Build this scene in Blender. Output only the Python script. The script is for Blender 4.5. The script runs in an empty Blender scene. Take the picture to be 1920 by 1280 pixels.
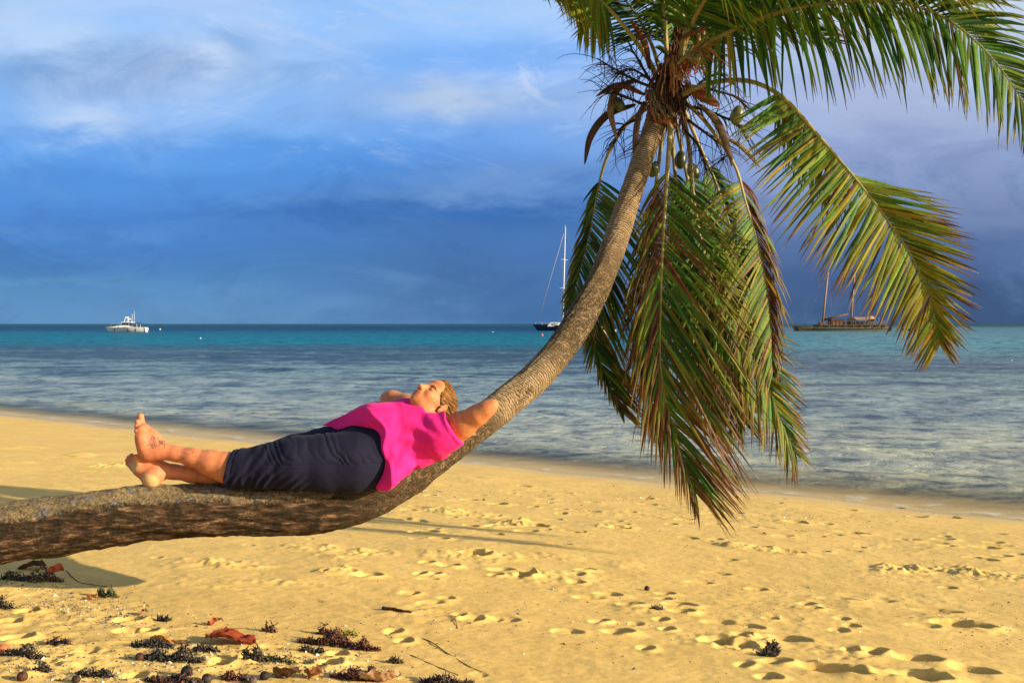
import bpy, bmesh, math, random
import numpy as np
from mathutils import Vector, Matrix, noise as mnoise
from mathutils.bvhtree import BVHTree

SC = bpy.context.scene
COL = SC.collection
R = math.radians

# ------------------------------------------------------------------ camera, sky, sun, exposure
F, CAMZ, HOR = 1867.0, 1.75, 607.0
cam_d = bpy.data.cameras.new('camera'); cam = bpy.data.objects.new('camera', cam_d); COL.objects.link(cam)
cam.location = (0, 0, CAMZ); cam.rotation_euler = (R(90), 0, 0)
cam_d.sensor_width = 36; cam_d.sensor_fit = 'HORIZONTAL'; cam_d.lens = F*36/1920
cam_d.shift_y = -(640-HOR)/1920; cam_d.clip_start = 0.05; cam_d.clip_end = 60000
SC.camera = cam
SC.view_settings.view_transform = 'Standard'; SC.view_settings.look = 'None'
SC.view_settings.gamma = 1; SC.view_settings.use_curve_mapping = False
EXPO = 1.0
SC.view_settings.exposure = EXPO
SC.cycles.max_bounces = 8; SC.cycles.transparent_max_bounces = 16

SUN_AZ, SUN_EL = R(18), R(17)       # from +X towards the camera side, above the horizon
TO_SUN = Vector((math.cos(SUN_AZ)*math.cos(SUN_EL), -math.sin(SUN_AZ)*math.cos(SUN_EL), math.sin(SUN_EL)))
sun_d = bpy.data.lights.new('sun', 'SUN'); sun_d.energy = 4.9; sun_d.angle = R(0.5); sun_d.color = (1.0, 0.86, 0.62)
sun = bpy.data.objects.new('sun', sun_d); COL.objects.link(sun); sun.location = (6, -4, 8)
sun.rotation_euler = TO_SUN.to_track_quat('Z', 'Y').to_euler()

def lin(r, g, b):
    f = lambda c: (c/255/12.92) if c/255 <= 0.04045 else ((c/255+0.055)/1.055)**2.4
    return (f(r), f(g), f(b), 1.0)

class NT:
    """small helper for node trees"""
    def __init__(s, tree): s.t = tree; s.n = tree.nodes; s.l = tree.links
    def node(s, typ, **kw):
        nd = s.n.new(typ)
        for k, v in kw.items(): setattr(nd, k, v)
        return nd
    def put(s, sock, v):
        if isinstance(v, bpy.types.NodeSocket): s.l.new(v, sock)
        elif v is not None: sock.default_value = v
    def math(s, op, a, b=None, c=None, clamp=False):
        nd = s.node('ShaderNodeMath', operation=op, use_clamp=clamp)
        s.put(nd.inputs[0], a); s.put(nd.inputs[1], b)
        if c is not None: s.put(nd.inputs[2], c)
        return nd.outputs[0]
    def mix(s, fac, a, b, blend='MIX'):
        nd = s.node('ShaderNodeMix', data_type='RGBA', blend_type=blend)
        s.put(nd.inputs[0], fac); s.put(nd.inputs[6], a); s.put(nd.inputs[7], b)
        return nd.outputs[2]
    def ramp(s, fac, stops, interp='LINEAR'):
        nd = s.node('ShaderNodeValToRGB'); cr = nd.color_ramp; cr.interpolation = interp
        while len(cr.elements) < len(stops): cr.elements.new(0.5)
        for e, (p, c) in zip(cr.elements, stops):
            e.position = p; e.color = c if len(c) == 4 else (*c, 1)
        s.put(nd.inputs[0], fac); return nd.outputs[0]
    def step(s, v, a, b):
        nd = s.node('ShaderNodeMapRange', interpolation_type='SMOOTHSTEP')
        s.put(nd.inputs[0], v); nd.inputs[1].default_value = a; nd.inputs[2].default_value = b
        return nd.outputs[0]
    def noise(s, vec, scale, detail=4, rough=0.55, dist=0.0):
        nd = s.node('ShaderNodeTexNoise'); s.put(nd.inputs['Vector'], vec)
        nd.inputs['Scale'].default_value = scale; nd.inputs['Detail'].default_value = detail
        nd.inputs['Roughness'].default_value = rough; nd.inputs['Distortion'].default_value = dist
        return nd.outputs['Fac']
    def map(s, vec, scale=(1, 1, 1), loc=(0, 0, 0), rot=(0, 0, 0)):
        nd = s.node('ShaderNodeMapping'); s.put(nd.inputs[0], vec)
        nd.inputs['Scale'].default_value = scale; nd.inputs['Location'].default_value = loc; nd.inputs['Rotation'].default_value = rot
        return nd.outputs[0]
    def comb(s, x, y, z=0.0):
        nd = s.node('ShaderNodeCombineXYZ'); s.put(nd.inputs[0], x); s.put(nd.inputs[1], y); s.put(nd.inputs[2], z)
        return nd.outputs[0]
    def sep(s, v):
        nd = s.node('ShaderNodeSeparateXYZ'); s.put(nd.inputs[0], v); return nd.outputs
    def bump(s, h, strength=0.5, dist=0.01, normal=None):
        nd = s.node('ShaderNodeBump'); nd.inputs['Strength'].default_value = strength
        nd.inputs['Distance'].default_value = dist; s.put(nd.inputs['Height'], h)
        if normal is not None: s.put(nd.inputs['Normal'], normal)
        return nd.outputs[0]

def build_world():
    w = bpy.data.worlds.new('World'); SC.world = w; w.use_nodes = True
    T = NT(w.node_tree); T.n.clear()
    out = T.node('ShaderNodeOutputWorld'); bg = T.node('ShaderNodeBackground'); bg.inputs[1].default_value = 1.0
    T.l.new(bg.outputs[0], out.inputs[0])
    sky = T.node('ShaderNodeTexSky', sky_type='NISHITA', sun_disc=False)
    sky.sun_elevation = SUN_EL; sky.sun_rotation = math.atan2(TO_SUN.x, TO_SUN.y)
    sky.air_density = 1.0; sky.dust_density = 1.0; sky.ozone_density = 1.0
    clear = T.mix(1.0, sky.outputs[0], (0.105, 0.105, 0.105, 1), 'MULTIPLY')
    d = T.node('ShaderNodeTexCoord').outputs['Generated']
    x, y, z = T.sep(d)[0:3]
    yc = T.math('MAXIMUM', y, 0.08)
    u = T.math('DIVIDE', x, yc); v = T.math('DIVIDE', T.math('MAXIMUM', z, 0.0), yc)
    uv = T.comb(u, v)
    n1 = T.noise(T.map(uv, (2.2, 7.0, 1)), 1.0, 5, 0.55, 0.3)
    n2 = T.noise(T.map(uv, (5.0, 11.0, 1), (3.1, 1.7, 0)), 1.0, 6, 0.6, 0.5)
    n3 = T.noise(T.map(uv, (9.0, 26.0, 1), (7.1, 4.7, 0)), 1.0, 6, 0.6, 0.2)
    vd = T.math('ADD', v, T.math('MULTIPLY', T.math('SUBTRACT', n1, 0.5), 0.07))
    vd = T.math('ADD', vd, T.math('MULTIPLY', T.math('SUBTRACT', n2, 0.5), 0.025))
    def vp(py): return (HOR-py)/F/0.5          # ramp position for a row of the sky
    def col(stops): return T.ramp(T.math('MULTIPLY', vd, 2.0), [(vp(p), lin(*c)) for p, c in stops], 'EASE')
    L = col([(607, (78, 126, 182)), (560, (76, 130, 192)), (500, (66, 122, 192)), (430, (66, 121, 204)), (340, (74, 136, 222)),
             (285, (92, 154, 238)), (215, (128, 176, 246)), (120, (122, 168, 232)), (40, (146, 188, 250)), (-200, (172, 205, 250))])
    M = col([(607, (66, 108, 168)), (520, (66, 108, 172)), (440, (64, 110, 182)), (390, (48, 100, 180)), (330, (74, 128, 212)),
             (250, (98, 152, 234)), (190, (146, 178, 236)), (100, (122, 172, 250)), (20, (142, 188, 252)), (-200, (172, 205, 250))])
    Rr = col([(607, (60, 84, 126)), (540, (64, 88, 138)), (470, (86, 110, 162)), (400, (116, 135, 184)), (330, (132, 149, 198)),
              (250, (146, 163, 210)), (180, (164, 178, 222)), (90, (186, 198, 228)), (20, (196, 210, 238)), (-200, (205, 215, 238))])
    lm = T.step(T.math('ADD', u, T.math('MULTIPLY', T.math('SUBTRACT', n1, 0.5), 0.2)), -0.34, -0.02)
    mr = T.step(T.math('ADD', u, T.math('MULTIPLY', T.math('SUBTRACT', n1, 0.5), 0.12)), 0.02, 0.36)
    c = T.mix(mr, T.mix(lm, L, M), Rr)
    # cloud banks, each a soft patch with a broken edge
    du = T.math('ADD', u, T.math('MULTIPLY', T.math('SUBTRACT', n2, 0.5), 0.20))
    dv = T.math('ADD', v, T.math('MULTIPLY', T.math('SUBTRACT', n3, 0.5), 0.075))
    def patch(c, px, py, wx, wy, colr, amt, tilt=0.0):
        a = T.math('DIVIDE', T.math('SUBTRACT', du, (px-960)/F), wx/F)
        b = T.math('SUBTRACT', dv, (HOR-py)/F)
        if tilt: b = T.math('SUBTRACT', b, T.math('MULTIPLY', T.math('SUBTRACT', du, (px-960)/F), tilt))
        b = T.math('DIVIDE', b, wy/F)
        r2 = T.math('ADD', T.math('MULTIPLY', a, a), T.math('MULTIPLY', b, b))
        g = T.math('MULTIPLY', T.math('POWER', 2.718, T.math('MULTIPLY', r2, -1.0)), amt, clamp=True)
        return T.mix(g, c, lin(*colr))
    for p in [(90, 70, 160, 60, (168, 200, 246), 0.75, 0), (270, 135, 230, 48, (128, 160, 214), 0.95, 0.12),
              (60, 140, 130, 30, (110, 152, 216), 0.6, 0), (375, 108, 70, 34, (196, 218, 252), 0.9, -0.3), (145, 228, 100, 30, (204, 222, 250), 0.85, 0), (40, 60, 120, 46, (196, 216, 250), 0.6, 0), (560, 110, 90, 30, (172, 204, 252), 0.6, 0),
              (690, 70, 90, 26, (168, 200, 250), 0.45, 0), (830, 192, 110, 24, (186, 204, 232), 0.9, 0), (470, 220, 320, 40, (134, 178, 244), 0.45, 0),
              (500, 290, 330, 34, (76, 140, 230), 0.6, 0), (930, 345, 260, 34, (106, 146, 212), 0.75, 0.10), (700, 395, 330, 20, (44, 100, 184), 0.75, 0),
              (200, 435, 180, 22, (78, 136, 212), 0.6, 0.08), (300, 445, 80, 18, (84, 140, 214), 0.4, 0), (100, 530, 260, 14, (92, 146, 200), 0.5, 0),
              (230, 535, 40, 12, (74, 120, 180), 0.5, 0), (1650, 215, 260, 50, (178, 190, 226), 0.55, 0), (1500, 300, 220, 60, (150, 164, 214), 0.5, 0),
              (1760, 480, 330, 60, (74, 96, 152), 0.5, 0), (1100, 250, 200, 60, (126, 164, 232), 0.5, 0), (990, 25, 180, 40, (176, 204, 250), 0.5, 0),
              (1120, 180, 90, 40, (150, 182, 236), 0.5, 0), (1850, 560, 260, 40, (60, 82, 126), 0.6, 0)]:
        c = patch(c, *p)
    n4 = T.noise(T.map(uv, (3.2, 8.5, 1), (2.2, 9.1, 0), (0, 0, 0.12)), 1.0, 9, 0.66, 0.9)
    n5 = T.noise(T.map(uv, (7.5, 15.0, 1), (6.2, 3.3, 0), (0, 0, 0.2)), 1.0, 9, 0.68, 0.7)
    hi = T.step(v, 0.12, 0.24)
    c = T.mix(T.math('MULTIPLY', T.math('MULTIPLY', T.step(n4, 0.47, 0.66), hi), 0.55), c, lin(184, 206, 246))
    c = T.mix(T.math('MULTIPLY', T.math('MULTIPLY', T.step(n5, 0.56, 0.72), hi), 0.55), c, lin(206, 220, 248))
    c = T.mix(T.math('MULTIPLY', T.math('MULTIPLY', T.math('SUBTRACT', 1.0, T.step(n4, 0.32, 0.46)), hi), 0.40), c, lin(112, 148, 210))
    lowm = T.math('SUBTRACT', 1.0, T.step(v, 0.12, 0.24))
    c = T.mix(T.math('MULTIPLY', T.math('MULTIPLY', T.step(n4, 0.48, 0.68), lowm), 0.30), c, lin(116, 158, 214))
    c = T.mix(T.math('MULTIPLY', T.math('MULTIPLY', T.math('SUBTRACT', 1.0, T.step(n5, 0.34, 0.50)), lowm), 0.30), c, lin(52, 96, 160))
    c = T.mix(T.math('MULTIPLY', T.math('MULTIPLY', T.math('SUBTRACT', 1.0, T.step(u, -0.35, 0.0)), T.math('SUBTRACT', 1.0, T.step(v, 0.0, 0.075))), 0.35), c, lin(112, 158, 204))
    fine = T.math('ADD', 0.90, T.math('MULTIPLY', n3, 0.20))
    c = T.mix(1.0, c, T.comb(fine, fine, fine), 'MULTIPLY')
    hs = T.node('ShaderNodeHueSaturation'); hs.inputs['Saturation'].default_value = 0.96; hs.inputs['Hue'].default_value = 0.492; T.put(hs.inputs['Color'], c); c = hs.outputs[0]
    k = 1.0/2**EXPO
    c = T.mix(1.0, c, (k, k, k, 1), 'MULTIPLY')
    front = T.math('MULTIPLY', T.step(y, 0.12, 0.55), T.math('SUBTRACT', 1.0, T.step(z, 0.55, 0.9)))
    T.l.new(T.mix(front, clear, c), bg.inputs[0])
build_world()

# ------------------------------------------------------------------ helpers
CROWN = 0.65                     # the crown leans away from the beach side
def P(px, py, Y): return Vector(((px-960)/F*Y, Y, CAMZ-(py-HOR)/F*Y))
RNG = np.random.default_rng(7)
random.seed(11)

def tag(o, label=None, cat=None, group=None, kind=None):
    if label: o['label'] = label
    if cat: o['category'] = cat
    if group: o['group'] = group
    if kind: o['kind'] = kind
    return o
def empty(name, loc, label, cat, group=None):
    o = bpy.data.objects.new(name, None); COL.objects.link(o); o.location = loc
    o.empty_display_size = 0.1
    return tag(o, label, cat, group)
def link(name, me, mat, parent=None, smooth=True):
    o = bpy.data.objects.new(name, me); COL.objects.link(o)
    if mat is not None: me.materials.append(mat)
    if smooth: me.polygons.foreach_set('use_smooth', [True]*len(me.polygons))
    if parent is not None:
        o.parent = parent
        if parent.type == 'EMPTY' or parent.parent is not None or parent.location.length > 0:
            bpy.context.view_layer.update()
            o.matrix_parent_inverse = parent.matrix_world.inverted()
    return o
def mesh_np(name, V, Q, C=None, UV=None):
    """V n x 3, Q m x 4 (or list of faces); C per-vertex colour"""
    me = bpy.data.meshes.new(name)
    V = np.asarray(V, np.float32); Q = np.asarray(Q, np.int32); k = Q.shape[1]
    me.vertices.add(len(V)); me.vertices.foreach_set('co', V.ravel())
    me.loops.add(Q.size); me.loops.foreach_set('vertex_index', Q.ravel())
    me.polygons.add(len(Q)); me.polygons.foreach_set('loop_start', np.arange(0, Q.size, k, dtype=np.int32))
    me.update(calc_edges=True); me.validate()
    if C is not None:
        a = me.color_attributes.new('Col', 'FLOAT_COLOR', 'POINT')
        C = np.asarray(C, np.float32)
        if C.shape[1] == 3: C = np.hstack([C, np.ones((len(C), 1), np.float32)])
        a.data.foreach_set('color', C.ravel())
    if UV is not None:
        l = me.uv_layers.new(name='UVMap'); UV = np.asarray(UV, np.float32)
        l.data.foreach_set('uv', UV[Q.ravel()].ravel())
    return me

class MB:
    """collects faces, builds one mesh"""
    def __init__(s): s.v = []; s.f = []; s.c = []
    def add(s, vs, fs, col=None):
        b = len(s.v); s.v += [tuple(p) for p in vs]; s.f += [tuple(i+b for i in f) for f in fs]
        s.c += [col or (1, 1, 1)]*len(vs); return s
    def box(s, c, d, rot=None):
        vs = [Vector((sx*d[0]/2, sy*d[1]/2, sz*d[2]/2)) for sx in (-1, 1) for sy in (-1, 1) for sz in (-1, 1)]
        if rot is not None: vs = [rot @ p for p in vs]
        return s.add([p+Vector(c) for p in vs], [(0, 1, 3, 2), (4, 6, 7, 5), (0, 4, 5, 1), (2, 3, 7, 6), (0, 2, 6, 4), (1, 5, 7, 3)])
    def tube(s, pts, rad, n=8, col=None, cap=True, flat=1.0, up=Vector((0, 0, 1))):
        pts = [Vector(p) for p in pts]; m = len(pts)
        if not hasattr(rad, '__len__'): rad = [rad]*m
        vs = []; fs = []
        prev = None
        for i, p in enumerate(pts):
            t = (pts[min(i+1, m-1)]-pts[max(i-1, 0)])
            t = t.normalized() if t.length > 1e-9 else Vector((0, 0, 1))
            a = prev if prev is not None else (up if abs(t.dot(up)) < 0.95 else Vector((1, 0, 0)))
            a = (a-t*a.dot(t)).normalized(); prev = a; b = t.cross(a)
            for k in range(n):
                th = 2*math.pi*k/n
                vs.append(p+(a*math.cos(th)*flat+b*math.sin(th))*rad[i])
        for i in range(m-1):
            for k in range(n):
                k2 = (k+1) % n; fs.append((i*n+k, i*n+k2, (i+1)*n+k2, (i+1)*n+k))
        if cap: fs.append(tuple(range(n-1, -1, -1))); fs.append(tuple((m-1)*n+k for k in range(n)))
        return s.add(vs, fs, col)
    def ball(s, c, r, seg=14, rings=9, rot=None, col=None, jit=0.0, seed=0):
        c = Vector(c); r = (r, r, r) if not hasattr(r, '__len__') else r
        vs = []; fs = []
        for i in range(rings+1):
            ph = math.pi*i/rings
            for k in range(seg):
                th = 2*math.pi*k/seg
                p = Vector((math.sin(ph)*math.cos(th), math.sin(ph)*math.sin(th), math.cos(ph)))
                if jit: p *= 1+jit*mnoise.noise(p*2.5+Vector((seed, seed*1.7, 0)))
                p = Vector((p.x*r[0], p.y*r[1], p.z*r[2]))
                if rot is not None: p = rot @ p
                vs.append(c+p)
        for i in range(rings):
            for k in range(seg):
                k2 = (k+1) % seg; fs.append((i*seg+k, (i+1)*seg+k, (i+1)*seg+k2, i*seg+k2))
        return s.add(vs, fs, col)
    def build(s, name, mat, parent=None, smooth=True, weld=False, bevel=0.0):
        me = bpy.data.meshes.new(name); me.from_pydata(s.v, [], s.f)
        if any(c != (1, 1, 1) for c in s.c):
            a = me.color_attributes.new('Col', 'FLOAT_COLOR', 'POINT')
            a.data.foreach_set('color', np.array([(*c, 1) for c in s.c], np.float32).ravel())
        if weld or bevel:
            bm = bmesh.new(); bm.from_mesh(me)
            bmesh.ops.remove_doubles(bm, verts=bm.verts, dist=1e-6)
            if bevel: bmesh.ops.bevel(bm, geom=bm.edges[:], offset=bevel, segments=2, affect='EDGES')
            bmesh.ops.recalc_face_normals(bm, faces=bm.faces); bm.to_mesh(me); bm.free()
        return link(name, me, mat, parent, smooth)

def crom(pts, n, alpha=False):
    """Catmull-Rom through rows of numbers, n samples evenly by arc length of the first three"""
    A = np.array(pts, float); m = len(A); out = []
    E = np.vstack([2*A[0]-A[1], A, 2*A[-1]-A[-2]])
    for i in range(m-1):
        p0, p1, p2, p3 = E[i], E[i+1], E[i+2], E[i+3]
        for t in np.linspace(0, 1, 24, endpoint=False):
            out.append(0.5*(2*p1+(p2-p0)*t+(2*p0-5*p1+4*p2-p3)*t*t+(3*p1-p0-3*p2+p3)*t**3))
    out.append(A[-1]); out = np.array(out)
    s = np.concatenate([[0], np.cumsum(np.linalg.norm(np.diff(out[:, :3], axis=0), axis=1))])
    q = np.linspace(0, s[-1], n)
    return np.stack([np.interp(q, s, out[:, k]) for k in range(out.shape[1])], 1), s[-1]

_tab = np.random.default_rng(3).random((256, 256)).astype(np.float32)
def vnoise(x, y, seed=0):
    x = np.asarray(x, np.float32)+seed*17.31; y = np.asarray(y, np.float32)+seed*9.77
    xi = np.floor(x).astype(np.int32); yi = np.floor(y).astype(np.int32)
    fx = x-xi; fy = y-yi; fx = fx*fx*(3-2*fx); fy = fy*fy*(3-2*fy)
    a = _tab[xi & 255, yi & 255]; b = _tab[(xi+1) & 255, yi & 255]; c = _tab[xi & 255, (yi+1) & 255]; e = _tab[(xi+1) & 255, (yi+1) & 255]
    return (a*(1-fx)+b*fx)*(1-fy)+(c*(1-fx)+e*fx)*fy-0.5
def fbm(x, y, oct=4, seed=0, gain=0.5):
    s = 0; a = 1.0; f = 1.0
    for i in range(oct):
        s = s+a*vnoise(x*f, y*f, seed+i*3); a *= gain; f *= 2.03
    return s
def sst(x, a, b):
    t = np.clip((x-a)/(b-a), 0, 1); return t*t*(3-2*t)

def mat(name):
    m = bpy.data.materials.new(name); m.use_nodes = True
    T = NT(m.node_tree); return m, T, T.n['Principled BSDF']
def plain(name, col, rough=0.6, spec=0.3, var=0.15, scale=30.0, bump=0.0, metal=0.0):
    m, T, B = mat(name)
    co = T.node('ShaderNodeTexCoord').outputs['Object']
    n = T.noise(co, scale, 5, 0.6)
    lo = tuple(c*(1-var) for c in col[:3])+(1,); hi = tuple(min(1, c*(1+var)) for c in col[:3])+(1,)
    T.l.new(T.ramp(n, [(0.3, lo), (0.7, hi)]), B.inputs['Base Color'])
    B.inputs['Roughness'].default_value = rough; B.inputs['Specular IOR Level'].default_value = spec; B.inputs['Metallic'].default_value = metal
    if bump: T.l.new(T.bump(n, 0.6, bump), B.inputs['Normal'])
    return m
def vcol(name, rough=0.55, spec=0.35, transl=0.0, bump=0.0, bscale=60.0):
    m, T, B = mat(name)
    c = T.node('ShaderNodeVertexColor', layer_name='Col').outputs[0]
    n = T.noise(T.node('ShaderNodeTexCoord').outputs['Object'], bscale, 4)
    c2 = T.mix(1.0, c, T.ramp(n, [(0.25, (0.72, 0.72, 0.72)), (0.75, (1.2, 1.2, 1.2))]), 'MULTIPLY')
    T.l.new(c2, B.inputs['Base Color'])
    B.inputs['Roughness'].default_value = rough; B.inputs['Specular IOR Level'].default_value = spec
    if bump: T.l.new(T.bump(n, 0.6, bump), B.inputs['Normal'])
    if transl:
        tr = T.node('ShaderNodeBsdfTranslucent'); T.l.new(T.mix(1.0, c2, (1.25, 1.2, 0.7, 1), 'MULTIPLY'), tr.inputs[0])
        mx = T.node('ShaderNodeMixShader'); mx.inputs[0].default_value = transl
        T.l.new(B.outputs[0], mx.inputs[1]); T.l.new(tr.outputs[0], mx.inputs[2])
        T.l.new(mx.outputs[0], T.n['Material Output'].inputs[0])
    return m

# ------------------------------------------------------------------ beach
def inland(x, y): return (12.0-0.72*x-y)/1.232
def base_h(x, y):
    d = inland(x, y)
    return np.where(d > 0, 0.075*np.minimum(d, 10)+0.02*np.maximum(d-10, 0), 0.07*np.maximum(d, -45))
def ground(px, py, lift=0.0):
    """the point of the sand seen at a pixel"""
    Y = 4.0
    for _ in range(60):
        h = float(base_h(np.float64((px-960)/F*Y), np.float64(Y)))
        Y = 0.5*Y+0.5*(CAMZ-h)*F/(py-HOR)
    x = (px-960)/F*Y
    return Vector((x, Y, height_at(x, Y)+lift))

PITS = [  # px, py, width px, depth m, aspect, turn
 (1800, 1168, 105, .045, .40, -.30), (1752, 1141, 90, .014, .35, -.3), (1775, 1100, 34, .012, .5, -.2), (1490, 977, 46, .018, .5, -.1),
 (1592, 995, 66, .016, .35, -.4), (1768, 1008, 46, .020, .45, -.1), (1776, 1021, 36, .012, .5, 0), (1850, 1024, 52, .015, .5, -.3), (1428, 1025, 50, .02, .5, -.3),
 (1482, 1034, 60, .022, .45, -.3), (1282, 972, 44, .018, .4, 0), (1338, 982, 34, .016, .4, 0), (1406, 987, 30, .014, .5, 0), (1158, 991, 46, .022, .5, -.1),
 (984, 1079, 44, .050, .75, 0), (1094, 1067, 38, .032, .5, .1), (888, 1043, 62, .035, .5, -.3), (842, 1062, 46, .028, .6, -.3), (800, 1057, 30, .024, .7, 0),
 (938, 1068, 50, .018, .6, 0), (930, 1078, 30, .02, .7, 0), (788, 1077, 26, .02, .8, 0), (815, 1078, 26, .02, .8, 0), (1100, 1118, 60, .014, .5, -.2), (1140, 1112, 50, .02, .5, -.3),
 (1080, 1075, 40, .012, .5, 0), (1080, 1090, 30, .02, .7, .4), (1180, 1132, 52, .026, .5, -.3), (1122, 1164, 42, .024, .5, .2), (1160, 1184, 60, .030, .42, -.5), (1270, 1132, 60, .026, .5, -.3),
 (1280, 1146, 50, .026, .5, -.2), (1248, 1108, 36, .016, .5, -.2), (1245, 1120, 26, .012, .5, 0), (1340, 1201, 70, .03, .5, .4), (1380, 1212, 80, .026, .5, .1), (1352, 1166, 80, .016, .4, -.4),
 (1400, 1172, 60, .020, .4, -.5), (1478, 1196, 90, .022, .4, -.5), (1428, 1193, 40, .018, .6, 0), (1390, 1188, 50, .018, .6, 0), (1596, 1220, 36, .026, .7, -.3), (1640, 1222, 50, .024, .5, .2), (1724, 1236, 86, .034, .42, -.35),
 (1560, 1256, 150, .042, .32, -.45), (1455, 1240, 60, .03, .6, -.2), (1660, 1268, 70, .03, .6, -.4), (1720, 1268, 110, .028, .5, -.3), (1828, 1256, 90, .020, .45, -.5), (1395, 1244, 36, .018, .5, -.5), (1440, 1267, 46, .020, .5, 0),
 (1515, 1128, 34, .016, .6, 0), (1528, 1137, 26, .012, .6, 0), (1580, 1157, 30, .01, .5, 0), (1595, 1170, 30, .012, .5, .3), (1572, 1180, 40, .012, .5, 0), (1730, 1170, 60, .01, .4, 0), (1210, 1212, 40, .014, .5, 0), (1190, 1168, 30, .01, .5, 0),
 (1250, 1178, 30, .02, .6, 0), (1240, 1160, 26, .014, .6, 0), (885, 1158, 50, .016, .6, .2), (860, 1150, 30, .014, .6, 0), (950, 1160, 60, .010, .5, -.3), (805, 1128, 60, .012, .5, .3), (835, 1120, 30, .014, .5, .4), (768, 1112, 40, .012, .5, .4), (738, 1180, 26, .02, .7, 0), (756, 1196, 26, .02, .7, 0), (1060, 1182, 60, .012, .4, -.2),
 (800, 998, 46, .022, .5, -.3), (822, 1012, 36, .018, .5, 0), (775, 999, 26, .016, .6, 0), (690, 1082, 46, .030, .5, .1), (655, 1077, 26, .020, .7, 0), (806, 928, 22, .02, .6, 0), (880, 936, 34, .016, .45, -.1), (932, 942, 44, .020, .45, 0), (1022, 932, 34, .016, .4, 0), (1058, 921, 34, .016, .4, 0), (1110, 938, 28, .014, .4, 0), (1000, 948, 22, .014, .5, 0), (1052, 953, 26, .012, .5, 0), (860, 964, 40, .02, .5, 0), (1000, 985, 60, .022, .4, -.5), (928, 985, 40, .018, .5, .2),
 (950, 916, 30, .01, .4, 0), (1006, 916, 34, .01, .4, 0), (830, 907, 30, .012, .4, 0), (902, 927, 22, .01, .5, 0), (960, 922, 18, .012, .6, 0), (1860, 1015, 40, .012, .5, 0), (1910, 1038, 30, .014, .5, 0), (1050, 1020, 50, .008, .4, 0), (1340, 1010, 30, .01, .5, 0), (1340, 1068, 60, .010, .35, -.3), (1365, 1045, 40, .01, .4, -.3), (1310, 1086, 50, .01, .35, -.2), (1420, 1098, 40, .012, .4, -.2), (1570, 1118, 80, .012, .25, -.35), (1650, 1122, 60, .008, .3, 0),
 (50, 1141, 40, .030, .7, .2), (240, 1156, 60, .030, .6, .3), (278, 1178, 36, .028, .9, .2), (238, 1178, 50, .022, .7, 0), (30, 1192, 60, .034, .6, .3), (15, 1160, 50, .02, .7, 0), (60, 1185, 60, -.025, .8, 0), (112, 1186, 70, -.018, .7, 0), (155, 1222, 40, .015, .6, 0), (85, 1162, 60, -.02, .7, 0), (30, 1090, 80, -.03, .6, 0), (90, 1092, 70, -.03, .5, 0), (455, 1222, 90, -.03, .5, 0), (415, 1240, 40, .026, .8, 0), (470, 1232, 40, .024, .8, 0), (630, 1222, 40, .026, .6, 0), (620, 1240, 30, .028, .9, 0), (660, 1238, 80, -.022, .5, 0), (360, 1270, 60, -.02, .5, 0), (130, 1245, 60, -.02, .6, 0), (200, 1240, 70, -.018, .6, 0), (510, 1250, 60, -.018, .6, 0), (560, 1240, 50, .02, .7, 0), (250, 1265, 50, .02, .6, 0), (690, 1225, 40, -.012, .7, 0),
 (52, 841, 26, .02, .5, 0), (68, 868, 22, .014, .4, 0), (170, 882, 40, .008, .4, 0), (150, 845, 30, .01, .4, 0)]
CLODS = [  # crumbly churned sand: px, py, half width px, half height px, height m
 (1690, 1066, 62, 10, .040), (1800, 1068, 40, 8, .03), (1885, 1080, 60, 9, .024), (1380, 1022, 40, 7, .030), (1455, 1030, 40, 6, .022), (880, 1042, 90, 14, .022), (840, 956, 46, 7, .030), (900, 966, 40, 6, .022), (950, 980, 44, 7, .026), (985, 980, 40, 6, .02),
 (390, 1054, 90, 10, .014), (450, 1060, 80, 8, .014), (520, 1092, 150, 9, .013), (400, 1098, 110, 6, .010), (640, 1040, 70, 14, .016), (560, 1030, 60, 10, .014), (640, 1075, 40, 8, .026), (700, 1040, 50, 10, .014), (1140, 988, 40, 6, .022), (1040, 1045, 60, 10, .01), (1170, 1055, 40, 8, .01), (1060, 1075, 80, 14, .010), (1370, 1200, 90, 18, .018), (1620, 1225, 120, 16, .014), (1700, 1266, 110, 14, .018), (1230, 1140, 90, 16, .012), (1520, 1135, 46, 8, .010), (30, 840, 40, 8, .04), (148, 855, 26, 5, .035), (205, 872, 30, 5, .035), (110, 860, 50, 4, .02), (25, 866, 40, 4, .02), (770, 1140, 60, 12, .008), (880, 1155, 40, 8, .008), (120, 1140, 120, 40, .010), (250, 1215, 260, 50, .010), (560, 1235, 180, 36, .010), (100, 1240, 140, 40, .012), (40, 1100, 80, 18, .016), (1560, 1245, 40, 8, .012), (1750, 1155, 60, 8, .008), (1480, 975, 40, 4, .015), (1140, 960, 120, 12, .006), (1720, 1085, 180, 10, .006), (990, 1080, 60, 14, .012)]

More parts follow.
